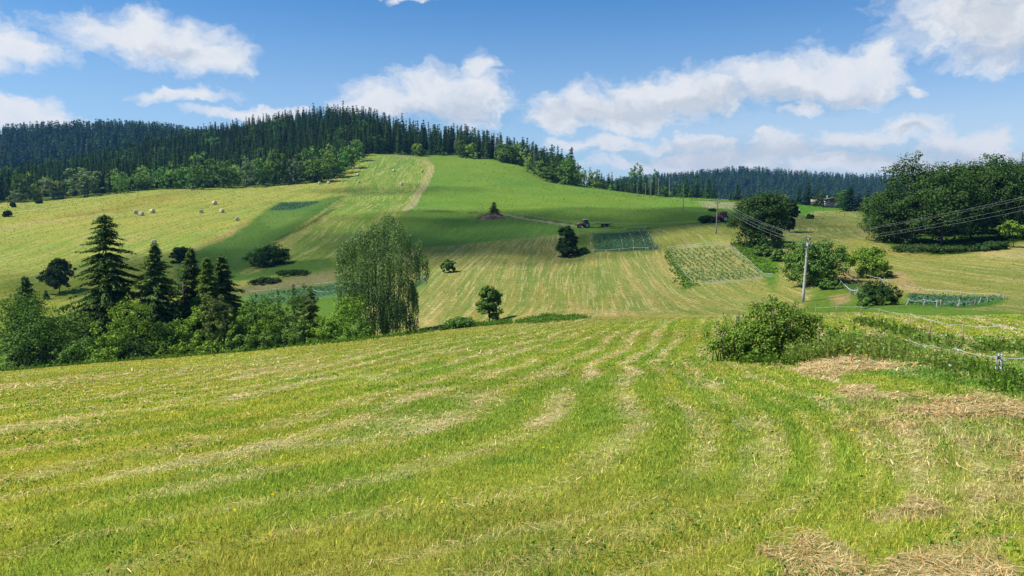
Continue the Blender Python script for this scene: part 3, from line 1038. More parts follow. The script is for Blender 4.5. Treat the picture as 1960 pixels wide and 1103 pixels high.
def gen_spruce(h, rad, rng, whorls=26, nb=7, sprays=7, base=.03, droop=.35, spray=.5, power=.85, gaps=0.0):
    """needle sprays along drooping branches -> (V, Q)"""
    PP, AA, NN, SU, SV = [], [], [], [], []
    for k in range(whorls):
        t = (k + rng.uniform(0, .6)) / whorls
        t = min(t, .995)
        zw = h * (base + (1 - base) * t)
        Lb = rad * (1 - t) ** power * (0.72 if t < .06 else 1)
        m = max(3, int(round(nb * (0.55 + .55 * (1 - t)))))
        a0 = rng.uniform(0, 6.28)
        for b in range(m):
            if rng.uniform() < gaps:
                continue
            z0 = zw + rng.uniform(-.6, .6) * h / whorls * (1 - t * .5)
            an = a0 + 2 * math.pi * b / m + rng.normal() * .22
            ln = max(Lb * (rng.uniform(.48, 1.22) if spray > .2 else rng.uniform(.7, 1.15)), .10 * rad * .6)
            ns = max(2, int(round(sprays * (.35 + .65 * ln / rad))))
            s = (np.arange(ns) + rng.uniform(.2, .9, ns)) / ns
            s = .18 + .82 * s
            dr = droop * ln * rng.uniform(.7, 1.3)
            zc = z0 + (.12 * s - 1.0 * s ** 1.6 + .22 * s ** 4) * dr + (.28 * ln * s if t > .75 else 0)
            x = np.cos(an) * ln * s; y = np.sin(an) * ln * s
            P = np.stack([x, y, zc], 1)
            tang = np.stack([np.full(ns, np.cos(an)), np.full(ns, np.sin(an)), np.full(ns, -.35 * droop / .35)], 1)
            side = np.stack([-np.sin(an) * np.ones(ns), np.cos(an) * np.ones(ns), np.zeros(ns)], 1)
            for sg in ((-1, 1, 0, .6, -.6) if spray > .2 else (-1, 1, 0)):
                al = tang + side * sg * rng.uniform(.6, 1.1) + np.array([0, 0, -.35 if sg else -.05])
                off = side * sg * (spray * .32)
                PP.append(P + off + rng.normal(size=P.shape) * spray * .10 + np.array([0, 0, -.12 * spray * abs(sg)]))
                AA.append(al)
                NN.append(np.array([0, 0, 1.0]) + side * sg * .7 + tang * .25 + rng.normal(size=P.shape) * .3)
                taper = (1.15 - .55 * s) * (.55 + .45 * (1 - t))
                SU.append(spray * .52 * taper * rng.uniform(.8, 1.2, ns))
                SV.append(spray * 1.15 * taper * rng.uniform(.8, 1.25, ns))
    # leader
    n = 6
    zz = h * (1 - .05 * np.arange(n) / n)
    PP.append(np.stack([np.zeros(n), np.zeros(n), zz], 1)); AA.append(np.tile([0, 0, 1.0], (n, 1)))
    NN.append(rng.normal(size=(n, 3)) * np.array([1, 1, .1])); SU.append(np.full(n, min(.10, h * .010))); SV.append(np.full(n, h * .03))
    P = np.concatenate(PP); P[:, 2] = np.maximum(P[:, 2], .05)
    return leaf_quads(P, np.concatenate(NN), np.concatenate(SU), np.concatenate(SV), rng, np.concatenate(AA))


def tree_thing(name, loc, crown_me, trunk_me, label, cat='tree', group=None, rz=0.0, scale=1.0):
    e = empty(name, tuple(loc), rz, label, cat, group)
    e.scale = (scale, scale, scale)
    if trunk_me is not None:
        obj('trunk', trunk_me, e)
    obj('crown', crown_me, e)
    return e


def placed(u, Y, vtop, wpx):
    """base point, height and width in metres for a plant of this size in the picture"""
    p = at(u, Y)
    ub, vb = proj(p)
    h = (vb - vtop) / F * Y * 1.01
    return p, h, wpx / F * Y


def spruce(u, Y, vtop, wpx, label, seed, mat=None, gaps=.08, base=.03, whorls=None, group=None, droop=.42, power=.72, long_branch=False):
    rng = np.random.default_rng(seed)
    p, h, w = placed(u, Y, vtop, wpx)
    rad = w * .5
    wh = int(whorls * 1.5) if whorls else int(max(20, h * 4.4))
    V, Q = gen_spruce(h, rad, rng, wh, 8, max(6, int(rad * 5.0)), base, droop, max(.32, min(.56, rad * .21)), power, gaps)
    ext = np.percentile(np.abs(V[:, 0]), 99.0)
    V[:, :2] *= rad * 1.06 / ext
    if long_branch:        # the long bare-looking branches low on the left side
        for (z0, ln, an) in ((h * .40, rad * 1.55, math.pi * .97), (h * .34, rad * 1.5, math.pi * 1.04), (h * .47, rad * 1.15, .1), (h * .30, rad * 1.2, math.pi * .9)):
            n = 150
            s = rng.uniform(.15, 1, n)
            P = np.stack([np.cos(an) * ln * s, np.sin(an) * ln * s, z0 + .25 * s - .9 * s ** 2], 1) + rng.normal(size=(n, 3)) * np.array([.18, .35, .22])
            al = np.tile([np.cos(an) * .4, np.sin(an) * .4, -1.0], (n, 1)) + rng.normal(size=(n, 3)) * .3
            v, q = leaf_quads(P, rng.normal(size=(n, 3)) + np.array([0, 0, .8]), .22 * rng.uniform(.7, 1.3, n), .55 * rng.uniform(.7, 1.3, n), rng, al)
            Q = np.concatenate([Q, q + len(V)]); V = np.concatenate([V, v])
    crown = make_mesh('spruce_crown', V, Q, None, [mat or M_SPRUCE])
    mb = MB()
    t = np.linspace(0, 1, 6)
    mb.tube(np.stack([t * 0, t * 0, t * h * .95 - .3], 1), (max(.06, h * .014)) * (1.15 - t * 1.05), 7)
    return tree_thing('spruce_tree', p, crown, mb.mesh('spruce_trunk', M_BARK), label, 'tree', group)


def leafy(u, Y, vtop, wpx, label, seed, mat=None, nclump=110, per=42, leaf=None, base=.10, shape='round', name='leafy_tree', cat='tree', group=None, lobes=7, trunk=True, lean=0.0, hollow=.62):
    rng = np.random.default_rng(seed)
    p, h, w = placed(u, Y, vtop, wpx)
    lf = leaf or max(.05, .0021 * Y)
    V, Q = gen_leafy(h, w, rng, nclump, per, lf, base, lobes, shape=shape, hollow=hollow)
    if lean:
        V[:, 0] += lean * V[:, 2]
    crown = make_mesh(name + '_crown', V, Q, None, [mat or M_LEAF])
    tm = None
    if trunk:
        mb = MB()
        gen_limbs(mb, h, w, rng, max(.025, h * .013), base, 7, lean=lean)
        tm = mb.mesh(name + '_trunk', M_BARK)
    return tree_thing(name, p, crown, tm, label, cat, group)


def birch(u, Y, vtop, wpx, label, seed):
    rng = np.random.default_rng(seed)
    p, h, w = placed(u, Y, vtop, wpx)
    mb = MB()
    # drooping tufts of the crown: (picture u, v of the tuft top, half width px, hanging length px, strands)
    tufts = [(742, 412, 26, 62, 95), (715, 424, 20, 66, 60), (765, 424, 18, 58, 50), (690, 440, 24, 62, 80), (664, 462, 22, 66, 70), (650, 476, 12, 60, 30), (722, 455, 34, 74, 110), (776, 446, 14, 60, 40),
             (800, 460, 10, 44, 26), (804, 484, 16, 56, 46), (790, 486, 14, 56, 40), (756, 478, 34, 84, 110), (690, 492, 34, 84, 110), (660, 508, 18, 70, 50), (722, 520, 40, 84, 130), (772, 526, 26, 76, 80), (672, 540, 20, 72, 60),
             (700, 552, 32, 76, 90), (752, 560, 34, 66, 100), (786, 545, 14, 70, 40), (650, 540, 8, 60, 18), (724, 588, 26, 56, 70), (762, 578, 32, 60, 90), (786, 600, 16, 48, 40), (742, 600, 24, 44, 60), (705, 604, 24, 44, 60), (788, 628, 14, 20, 16)]
    px = Y / F
    PP = []
    for k, (tu, tv, hw, hl, ns) in enumerate(tufts):
        cx = (tu - u) * px; cz = z_of(tv, Y) - p[2]
        dep = math.sqrt(max(0.1, 1 - ((tu - u) / (wpx * .56)) ** 2)) * w * .42
        cy = dep * rng.uniform(-.8, .35)
        # limb reaching the tuft
        z0 = max(1.0, cz * rng.uniform(.30, .55))
        s = np.linspace(0, 1, 8)
        bx = cx * s ** 1.3; by = cy * s ** 1.3; bz = z0 + (cz - z0) * (1.25 * s - .25 * s ** 3)
        mb.tube(np.stack([bx, by, bz], 1), .075 * (1.15 - s), 5)
        for j in range(int(ns * (1.2 if tv < 500 else 1.25))):
            a_ = rng.uniform(0, 6.28); q = rng.uniform(0, 1) ** .5
            ox = hw * .82 * px * q * math.cos(a_); oy = hw * px * 1.15 * q * math.sin(a_)
            oz = -hl * px * .30 * q * q + rng.normal() * .12
            L = hl * px * rng.uniform(.35, 1.0) * (1 - .25 * q)
            L = min(L, max(.2, cz + oz - rng.uniform(.1, .8)))
            m = max(3, int(L / .13))
            t = np.linspace(0, L, m)
            sw = rng.normal(size=2) * .06 + np.array([math.cos(a_), math.sin(a_)]) * .05
            PP.append(np.stack([cx + ox + sw[0] * t + rng.normal(size=m) * .06, cy + oy + sw[1] * t + rng.normal(size=m) * .06, cz + oz - t], 1))
    # main stems
    for sx, sy, top in ((-.02, .0, .93), (.10, .05, .80), (-.14, -.04, .78)):
        s = np.linspace(0, 1, 9)
        mb.tube(np.stack([sx * w * s ** .8 + rng.normal(size=9).cumsum() * .05, sy * w * s, s * h * top - .25], 1), .20 * (1.2 - s * 1.1), 7)
    P = np.concatenate(PP)
    P[:, 2] = np.maximum(P[:, 2], .1)
    m = len(P)
    N = rng.normal(size=(m, 3)) + np.array([0, 0, .4])
    al = np.tile([0, 0, -1.0], (m, 1)) + rng.normal(size=(m, 3)) * .4
    V, Q = leaf_quads(P, N, .12 * rng.uniform(.7, 1.3, m), .22 * rng.uniform(.7, 1.3, m), rng, al)
    crown = make_mesh('birch_crown', V, Q, None, [M_BIRCH])
    return tree_thing('birch_tree', p, crown, mb.mesh('birch_trunk', M_BIRCHBARK), label)
M_GROVE = leaf_mat('grove_leaves', (.024, .062, .017), (.100, .170, .046), .3, .12)
# ------------------------------------------------------------------ trees along the foot of the meadow
spruce(28, 92, 528, 95, 'dark spruce at the left edge rising behind the big round leafy tree', 1, gaps=.03)
spruce(190, 88, 411, 149, 'tallest spruce of the row, ragged with long drooping lower branches', 2, gaps=.24, droop=.58, power=.50, whorls=46, long_branch=True)
spruce(284, 88, 466, 112, 'dense dark spruce right of the tallest ragged spruce', 3, gaps=.03)
spruce(355, 92, 474, 93, 'slim spruce, leftmost and tallest of the three spruces close together', 4, gaps=.05)
spruce(386, 90, 492, 90, 'sunlit yellow-green spruce in the middle of three spruces close together', 5, M_SPRUCE_LIT, gaps=.04)
spruce(414, 94, 488, 112, 'broad spruce, rightmost of the three spruces close together', 6, gaps=.03)
spruce(293, 75, 655, 39, 'little young spruce at the meadow edge under the dense dark spruce', 7, M_SPRUCE_LIT, whorls=9)
spruce(522, 90, 553, 32, 'narrow spruce tip behind the leafy trees, left of the dark pair', 8, whorls=13)
spruce(553, 89, 541, 41, 'narrow dark spruce left of the olive bushy tree', 9, whorls=15)
spruce(588, 87, 547, 56, 'dark spruce right of the olive bushy tree', 10, whorls=16, gaps=.02)
leafy(18, 78, 565, 162, 'big round leafy tree filling the left end of the row', 21, M_LEAF, 170, 50, hollow=.7)
leafy(126, 82, 597, 93, 'leafy tree left of the tallest ragged spruce', 22, M_LEAF, 90)
leafy(122, 76, 646, 77, 'rounded green shrub at the meadow edge left of the yellowish shrub', 23, M_LEAF, 80, trunk=False, name='leafy_shrub', cat='shrub', base=.0)
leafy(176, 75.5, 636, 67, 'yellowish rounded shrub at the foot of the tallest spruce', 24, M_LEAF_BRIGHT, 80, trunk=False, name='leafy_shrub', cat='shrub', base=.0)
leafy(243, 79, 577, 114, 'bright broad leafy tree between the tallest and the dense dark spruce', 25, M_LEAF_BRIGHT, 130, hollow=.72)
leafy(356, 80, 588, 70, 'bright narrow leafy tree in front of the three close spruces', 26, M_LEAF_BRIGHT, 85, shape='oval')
leafy(406, 79, 561, 63, 'pale olive egg-shaped tree right of the bright narrow leafy tree', 27, M_LEAF_PALE, 120, 44, shape='oval', hollow=.75)
leafy(452, 80, 581, 86, 'green leafy tree right of the pale olive egg-shaped tree', 28, M_LEAF, 100)
leafy(512, 82, 558, 97, 'dark green broad tree left of the narrow dark spruces', 29, M_LEAF, 110)
leafy(479, 84, 569, 70, 'leafy tree half hidden between two rounder green trees', 30, M_LEAF, 70)
leafy(571, 86, 547, 53, 'olive bushy tree between two narrow dark spruces', 31, M_LEAF_PALE, 80, shape='oval')
leafy(655, 79, 568, 97, 'bright yellow-green bushy tree leaning on the weeping birch', 32, M_LEAF_BRIGHT, 120, base=.02)
leafy(612, 77, 607, 60, 'small bright bush left of the bright bushy tree', 33, M_LEAF_BRIGHT, 60, trunk=False, name='leafy_shrub', cat='shrub', base=0)
leafy(545, 78.5, 613, 70, 'low green shrub in front of the olive bushy tree', 34, M_LEAF, 60, trunk=False, name='leafy_shrub', cat='shrub', base=0)
leafy(590, 78.5, 621, 58, 'low sprawling shrub below the dark spruce beside the olive tree', 35, M_LEAF_BRIGHT, 50, trunk=False, name='leafy_shrub', cat='shrub', base=0)
leafy(330, 77, 659, 77, 'low bright undergrowth shrub right of the little young spruce', 36, M_LEAF_BRIGHT, 50, trunk=False, name='leafy_shrub', cat='shrub', base=0)
leafy(385, 76.5, 651, 63, 'low green undergrowth shrub below the pale olive tree', 37, M_LEAF_BRIGHT, 45, trunk=False, name='leafy_shrub', cat='shrub', base=0)
leafy(440, 77, 639, 81, 'low shrub at the meadow edge below the middle leafy trees', 38, M_LEAF, 55, trunk=False, name='leafy_shrub', cat='shrub', base=0)
leafy(500, 77, 633, 70, 'low leafy shrub at the meadow edge below the dark broad tree', 39, M_LEAF, 50, trunk=False, name='leafy_shrub', cat='shrub', base=0)
leafy(60, 76, 651, 81, 'shaded low shrub at the foot of the big round leafy tree', 40, M_LEAF_DARK, 60, trunk=False, name='leafy_shrub', cat='shrub', base=0)  # shade at the tree's foot put into the darker leaf colour
leafy(235, 76, 646, 81, 'shaded shrub under the bright broad leafy tree', 41, M_LEAF_DARK, 60, trunk=False, name='leafy_shrub', cat='shrub', base=0)  # shade below the crown put into the darker leaf colour
leafy(72, 80, 609, 86, 'leafy tree right of the big round one, with the slope showing above it', 42, M_LEAF, 100)
leafy(306, 80, 613, 70, 'leafy tree below the dense dark spruce, left of the dead trunk', 43, M_LEAF, 90)
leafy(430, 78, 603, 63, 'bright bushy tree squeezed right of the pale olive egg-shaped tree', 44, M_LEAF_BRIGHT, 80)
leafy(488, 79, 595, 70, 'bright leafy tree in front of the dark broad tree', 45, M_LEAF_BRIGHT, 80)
birch(730, 86, 408, 168, 'tall weeping birch with hanging strands of pale green leaves', 50)
# dead slender trunk between the spruces
mb = MB()
p, h, w = placed(336, 90, 538, 8)
mb.tube([(0, 0, -.2), (.05, 0, h * .5), (.02, 0, h)], [.09, .07, .03], 6)
rg = np.random.default_rng(5)
for k in range(26):
    zz = h * rg.uniform(.15, .97); an = rg.uniform(0, 6.28); ln = rg.uniform(.4, 1.0)
    mb.tube([(0, 0, zz), (math.cos(an) * ln, math.sin(an) * ln, zz - .15)], [.022, .008], 4)
e = empty('dead_tree', tuple(p), 0, 'bare grey dead trunk with twig stubs left of the three spruces', 'tree')
mb.build('trunk', M_DEADWOOD, e)

# ------------------------------------------------------------------ single trees and bushes in the fields


def on(u, vb):
    return float(ground_at(u, vb)[1])


def bush(u, vb, vtop, w, label, seed, mat=None, n=70, dense=1.8, cat='bush', name='leafy_bush', **k):
    return leafy(u, on(u, vb), vtop, w, label, seed, mat, int(n * dense), trunk=False, lobes=9, hollow=.72, base=0.0, name=name, cat=cat, **k)


leafy(103, on(105, 562), 497, 54, 'round tree standing alone on the slope beyond the big ragged spruce', 60, M_LEAF_DARK, 170, base=.22, lobes=11, hollow=.75)
spruce(76, on(76, 572), 555, 14, 'tiny young spruce near the round tree on the slope', 61, whorls=9)
bush(512, 508, 472, 68, 'dark rounded bush at the end of the uncut strip', 62, M_LEAF_DARK, 90)
bush(344, 502, 474, 32, 'small grey-green bush above the three close spruces', 63, M_LEAF_DARK, 50)
bush(857, 522, 498, 26, 'small bush in the striped mown valley field', 64, M_LEAF, 40)
leafy(936, 85, 549, 42, 'small egg-shaped tree alone below the striped valley field', 65, M_LEAF, 190, shape='oval', base=.12, hollow=.78, lobes=11)
leafy(874, 80, 606, 66, 'low spreading bush left of the small egg-shaped tree', 66, M_LEAF, 70, trunk=False, base=0, name='leafy_bush', cat='bush')
leafy(1084, on(1087, 492), 436, 36, 'leaning lopsided small tree left of the dark cabbage plot', 67, M_LEAF_DARK, 190, base=.0, lean=.10, shape='oval', hollow=.78, lobes=10)
bush(1116, 486, 474, 24, 'low weedy bush right of the lopsided tree', 68, M_LEAF, 26)
spruce(946, on(946, 412), 387, 25, 'small dark spruce beside the brushwood heap', 69, whorls=12, gaps=0, base=.0)
leafy(1449, on(1446, 469), 374, 98, 'big dark round tree in the middle right beside the red tractor', 70, M_LEAF_DARK, 420, 50, hollow=.82, base=.02, lobes=14)  # the tree's shaded darkness is put into its leaf colour
leafy(1508, on(1506, 445), 386, 29, 'slender small tree right of the big dark round tree', 71, M_LEAF_DARK, 160, base=.16, shape='oval', hollow=.8, lobes=9)
bush(1464, 489, 468, 36, 'low pale-leaved bush below the big dark round tree', 72, M_LEAF, 50)
bush(1490, 500, 478, 26, 'small bush by the brown garden rows', 73, M_LEAF, 40)
leafy(1560, 107, 462, 106, 'rounded bushy tree behind the near concrete pole', 74, M_LEAF, 360, 48, base=.02, hollow=.8, lobes=12)
leafy(1668, on(1668, 531), 475, 74, 'bright bushy small tree right of the pole beside the garden plot', 75, M_LEAF_BRIGHT, 200, base=.0, hollow=.76, lobes=10)
bush(1700, 584, 540, 70, 'dark low bush left of the taped garden ring', 76, M_LEAF_DARK, 80)
bush(1668, 590, 570, 30, 'small weedy bush at the foot of the dark low bush', 77, M_LEAF, 40)
bush(1595, 553, 538, 40, 'low weedy bush right of the bushy tree behind the pole', 78, M_LEAF, 40)
bush(1352, 427, 414, 34, 'dark weedy bush left of the red tractor', 79, M_LEAF_DARK, 40)
bush(1546, 419, 411, 14, 'tiny bush below the dark ditch line near the huts', 80, M_LEAF_DARK, 25)
bush(22, 415, 404, 16, 'small bush alone on the upper left hay field, nearest the frame edge', 81, M_LEAF_DARK, 30)
bush(37, 397, 388, 10, 'small round bush near the wood on the upper left field', 82, M_LEAF_DARK, 20)
bush(86, 389, 381, 11, 'small bush just below the big grey-green willow at the wood edge', 83, M_LEAF_DARK, 20)
bush(560, 525, 517, 60, 'low dark weeds bush along the track behind the birch', 84, M_LEAF_DARK, 30)
bush(505, 542, 532, 50, 'low dark weed clump above the bare soil strip', 85, M_LEAF_DARK, 30)

# foreground bush on the meadow
rng = np.random.default_rng(90)
pb = at(1478, 22.5)
eb = empty('hazel_bush', tuple(pb), 0, 'large sprawling green bush on the near meadow with stray shoots', 'bush')
parts = []
for (dx, dy, hh, ww, n, sd) in ((-.9, .1, 1.15, 1.7, 80, 1), (.0, .0, 1.66, 1.9, 100, 2), (.65, .5, 1.80, 1.3, 55, 3), (1.2, .3, 1.35, 1.7, 60, 4), (-.3, -.35, 1.05, 1.8, 70, 5)):
    v, q = gen_leafy(hh, ww, np.random.default_rng(900 + sd), n, 46, .062, .02, 6, hollow=.6)
    z0 = float(height(pb[0] + dx, pb[1] + dy)) - pb[2]
    parts.append((v + np.array([dx, dy, z0]), q))
Vb, Qb, nb_ = [], [], 0
for v, q in parts:
    Vb.append(v); Qb.append(q + nb_); nb_ += len(v)
# shoots sticking out of the top
mbs = MB()
for k in range(60):
    an = rng.uniform(0, 6.28); st = rng.uniform(.2, 1.0)
    bx, by = rng.uniform(-1.5, 1.7), rng.uniform(-.5, .6)
    z0 = float(height(pb[0] + bx, pb[1] + by)) - pb[2]
    L = rng.uniform(.9, 1.95) * (1 - abs(bx - .4) * .22)
    P = [(bx, by, z0), (bx + math.cos(an) * .15, by + math.sin(an) * .15, z0 + L * .5), (bx + math.cos(an) * .45, by + math.sin(an) * .45, z0 + L)]
    mbs.tube(P, [.02, .013, .006], 4)
    if k < 42:
        n = 40
        s = rng.uniform(.5, 1.04, n)
        PP = np.array(P[1]) + (np.array(P[2]) - np.array(P[1])) * ((s - .5) * 2)[:, None] + rng.normal(size=(n, 3)) * .06
        v, q = leaf_quads(PP, rng.normal(size=(n, 3)) + np.array([0, 0, .7]), .05 * rng.uniform(.7, 1.3, n), .075 * rng.uniform(.7, 1.3, n), rng)
        Vb.append(v); Qb.append(q + nb_); nb_ += len(v)
obj('crown', make_mesh('hazel_bush_crown', np.concatenate(Vb), np.concatenate(Qb), None, [leaf_mat('bush_leaves', (.045, .100, .014), (.260, .380, .062), .28, 0)]), eb)
mbs.build('branches', M_BARK, eb)

# grove on the right
for i, (u, Y, vt, w, base, lab) in enumerate((
        (1700, 158, 368, 96, .02, 'lowest tree at the left end of the right-hand grove'),
        (1740, 152, 306, 126, .08, 'tall dark tree with a domed top at the left of the right-hand grove'),
        (1800, 146, 322, 140, .16, 'grove tree with a visible forked trunk at the shaded edge'),
        (1856, 150, 318, 136, .08, 'leafy tree in the middle of the right-hand grove'),
        (1908, 150, 304, 136, .08, 'tallest twiggy-topped tree of the right-hand grove'),
        (1962, 152, 312, 130, .08, 'leafy grove tree cut by the right frame edge'),
        (2030, 150, 310, 130, .08, 'leafy grove tree just beyond the right frame edge'))):
    leafy(u, Y, vt, w, lab, 100 + i, M_GROVE, 300, 46, leaf=.34, base=base, group='trees of the right-hand grove', hollow=.66, lobes=11)
leafy(1770, 168, 340, 140, 'grove tree standing in the second line behind the forked trunk', 110, M_GROVE, 170, 44, leaf=.36, group='trees of the right-hand grove', base=.03)
leafy(1830, 166, 322, 130, 'grove tree in the second line left of the twiggy-topped tree', 113, M_GROVE, 170, 44, leaf=.36, group='trees of the right-hand grove', base=.03)
leafy(1884, 170, 322, 140, 'grove tree in the second line behind the twiggy-topped tree', 111, M_GROVE, 170, 44, leaf=.36, group='trees of the right-hand grove', base=.03)
leafy(1938, 170, 318, 140, 'grove tree in the second line near the right frame edge', 114, M_GROVE, 170, 44, leaf=.36, group='trees of the right-hand grove', base=.03)
leafy(1940, 132, 424, 52, 'small light-leaved tree at the right frame edge before the grove', 112, M_LEAF_BRIGHT, 60, base=.3)
for k, (u, vb, vt, w) in enumerate(((1760, 481, 468, 90), (1830, 482, 470, 90), (1895, 478, 462, 60))):
    bush(u, vb, vt, w, ['low weeds under the left of the grove', 'low weeds under the middle of the grove', 'nettle bush under the right of the grove'][k], 115 + k, M_LEAF_DARK, 40)

# ------------------------------------------------------------------ wood on the hill
EDGE = [(-150, 396), (0, 389), (60, 384), (130, 379), (200, 373), (300, 363), (370, 362), (450, 357), (540, 353), (612, 350), (650, 336), (686, 311), (700, 298), (760, 297), (830, 299),
        (900, 303), (960, 311), (1003, 321), (1020, 336), (1050, 349), (1100, 357), (1160, 362), (1220, 370), (1262, 375), (1300, 378), (1340, 380)]
BACK = [(-150, 510), (0, 540), (150, 590), (300, 660), (450, 690), (560, 700), (640, 705), (720, 680), (800, 610), (900, 590), (960, 570), (1050, 540), (1150, 520), (1250, 480), (1300, 455), (1345, 425)]
edge_w = np.array([ground_at(u, v + 0.0)[:2] for u, v in EDGE])
wood = np.concatenate([edge_w, np.array([at(u, Y)[:2] for u, Y in BACK])[::-1]])
rng = np.random.default_rng(777)
sp = 5.3
xs, ys = np.meshgrid(np.arange(wood[:, 0].min(), wood[:, 0].max(), sp), np.arange(wood[:, 1].min(), wood[:, 1].max(), sp))
xs = xs.ravel() + rng.uniform(-.45, .45, xs.size) * sp; ys = ys.ravel() + rng.uniform(-.45, .45, ys.size) * sp
m = inside(wood, xs, ys)
xs, ys = xs[m], ys[m]
de = dist_line(edge_w, xs, ys)
uu = CU + F * xs / ys
keep = de > 3.0
xs, ys, de, uu = xs[keep], ys[keep], de[keep], uu[keep]
zs = height(xs, ys)
# drop trees that the hill itself hides from anywhere near the viewpoint
vtops = np.array([proj((x, y, z + 20))[1] for x, y, z in zip(xs, ys, zs)])
hs = np.interp(uu, [-100, 0, 150, 350, 550, 700, 850, 950, 1000, 1100, 1250, 1340], [13, 13, 13.5, 15, 16, 16.5, 17.5, 16.5, 15.5, 16.5, 16.5, 13.5]) * rng.uniform(.62, 1.16, len(xs))
hs *= np.where(fbm(xs / 25, ys / 25, 71, 2) > .5, 1.03, .95) * np.where(rng.uniform(size=len(xs)) > .92, 1.14, 1.0)
leafprob = np.where(de < 9, .34, np.where(de < 26, .18, np.where(de < 80, .11, .04))) * np.where(uu < 520, 1.25, .7)
leafprob = np.where((uu > 700) & (uu < 960), .10 * (de < 12), leafprob)
isleaf = rng.uniform(size=len(xs)) < leafprob

FAR_SPRUCE = []
for k in range(9):
    g = np.random.default_rng(300 + k)
    FAR_SPRUCE.append(gen_spruce(1.0, g.uniform(.15, .20), g, 19, 7, 2.4, .03, .42, .074, .86 + .2 * g.uniform(), .05))
FAR_SPRUCE_ME = []
for k, (V, Q) in enumerate(FAR_SPRUCE):
    mb = MB()
    mb.tube([(0, 0, -.05), (0, 0, .9)], [.012, .003], 4, cap=False)
    tv, tq = mb.V[0], mb.Q[0]
    FAR_SPRUCE_ME.append(make_mesh('forest_spruce', np.concatenate([V, tv]), np.concatenate([Q, tq + len(V)]), None, [M_SPRUCE_FAR, M_BARK],
                                   np.concatenate([np.zeros(len(Q)), np.ones(len(tq))])))
FAR_LEAFY_ME = []
for k in range(7):
    g = np.random.default_rng(400 + k)
    V, Q = gen_leafy(1.0, g.uniform(.72, 1.0), g, 60, 20, .064, .04, 7, shape=['round', 'oval'][k % 2], hollow=.7)
    mb = MB()
    mb.tube([(0, 0, -.05), (0, 0, .6)], [.022, .008], 5, cap=False)
    tv, tq = mb.V[0], mb.Q[0]
    FAR_LEAFY_ME.append((np.concatenate([V, tv]), np.concatenate([Q, tq + len(V)]), np.concatenate([np.zeros(len(Q)), np.ones(len(tq))])))


def far_leafy_mesh(k, mat, cache={}):
    if (k, mat.name) not in cache:
        V, Q, mi = FAR_LEAFY_ME[k]
        cache[(k, mat.name)] = make_mesh('forest_leafy_tree', V, Q, None, [mat, M_BARK], mi)
    return cache[(k, mat.name)]


# nearest spruces are trees of their own, the rest of the wood is one mass
score = ys + 1.2 * de
spr = np.where(~isleaf)[0]
spr = spr[np.argsort(score[spr])]
NIND = 262
ZONES = [(-999, 300, 'spruce in the dense wood on the left part of the hill', 'spruces of the left hill wood'),
         (300, 700, 'spruce in the tall dark wood beside the mown hilltop field', 'spruces of the middle hill wood'),
         (700, 985, 'tall spruce in the dark wood along the top of the pasture', 'spruces along the top of the pasture'),
         (985, 9999, 'spruce in the wood running down the right side of the pasture', 'spruces right of the pasture')]


def zone(u):
    for a, b, lab, grp in ZONES:
        if a <= u < b:
            return lab, grp


for i in spr[:NIND]:
    o = obj('forest_spruce', FAR_SPRUCE_ME[rng.integers(9)], None, (xs[i], ys[i], zs[i]))
    s = hs[i]
    o.scale = (s * rng.uniform(.9, 1.15), s * rng.uniform(.9, 1.15), s)
    o.rotation_euler = (0, 0, rng.uniform(0, 6.28))
    lab, grp = zone(uu[i])
    tag(o, lab, 'tree', grp)


def mass(idx, variants, X, Y, Z, H, g, wide=(.9, 1.2)):
    VV, QQ, CC, n = [], [], [], 0
    for i in idx:
        V, Q = variants[g.integers(len(variants))]
        a = g.uniform(0, 6.28); c, s = math.cos(a), math.sin(a)
        w = H[i] * g.uniform(*wide)
        W = np.stack([(V[:, 0] * c - V[:, 1] * s) * w + X[i], (V[:, 0] * s + V[:, 1] * c) * w + Y[i], V[:, 2] * H[i] + Z[i]], 1)
        VV.append(W); QQ.append(Q + n); n += len(V)
        k = g.uniform(.5, 1.5); CC.append(np.tile(np.array([k * g.uniform(.75, 1.3), k, k * g.uniform(.8, 1.15)]), (len(V), 1)))
    return np.concatenate(VV), np.concatenate(QQ), np.concatenate(CC)


def mass_obj(name, VQC, mat, label):
    me = make_mesh(name, VQC[0], VQC[1], None, [mat])
    add_attr(me, 'tint', 'FLOAT_COLOR', VQC[2])
    tag(obj(name, me), label, 'forest', kind='stuff')


rest = spr[NIND:]
mass_obj('spruce_forest', mass(rest, FAR_SPRUCE, xs, ys, zs, hs, rng), M_SPRUCE_MASS, 'deeper part of the dark spruce wood covering the hill')
lf = np.where(isleaf)[0]
lf = lf[np.argsort(score[lf])]
mass_obj('leafy_forest', mass(lf[150:], [(v, q) for v, q, _ in FAR_LEAFY_ME], xs, ys, zs - .1, hs * .78, rng, (.9, 1.2)), M_LEAF_MASS, 'leafy trees scattered deep in the spruce wood on the hill')
for i in lf[:150]:
    mat = M_WILLOW_FAR if (uu[i] < 260 and de[i] < 12) else M_LEAF_FAR
    o = obj('forest_leafy_tree', far_leafy_mesh(int(rng.integers(7)), mat), None, (xs[i], ys[i], zs[i] - .1))
    s = hs[i] * rng.uniform(.55, .85) * (0.9 if de[i] < 12 else 1.05)
    o.scale = (s * rng.uniform(.9, 1.2), s * rng.uniform(.9, 1.2), s)
    o.rotation_euler = (0, 0, rng.uniform(0, 6.28))
    tag(o, 'green leafy tree among the spruces of the hill wood' if de[i] > 12 else 'leafy tree at the lower edge of the hill wood', 'tree',
        'leafy trees inside the hill wood' if de[i] > 12 else 'leafy trees along the wood edge')

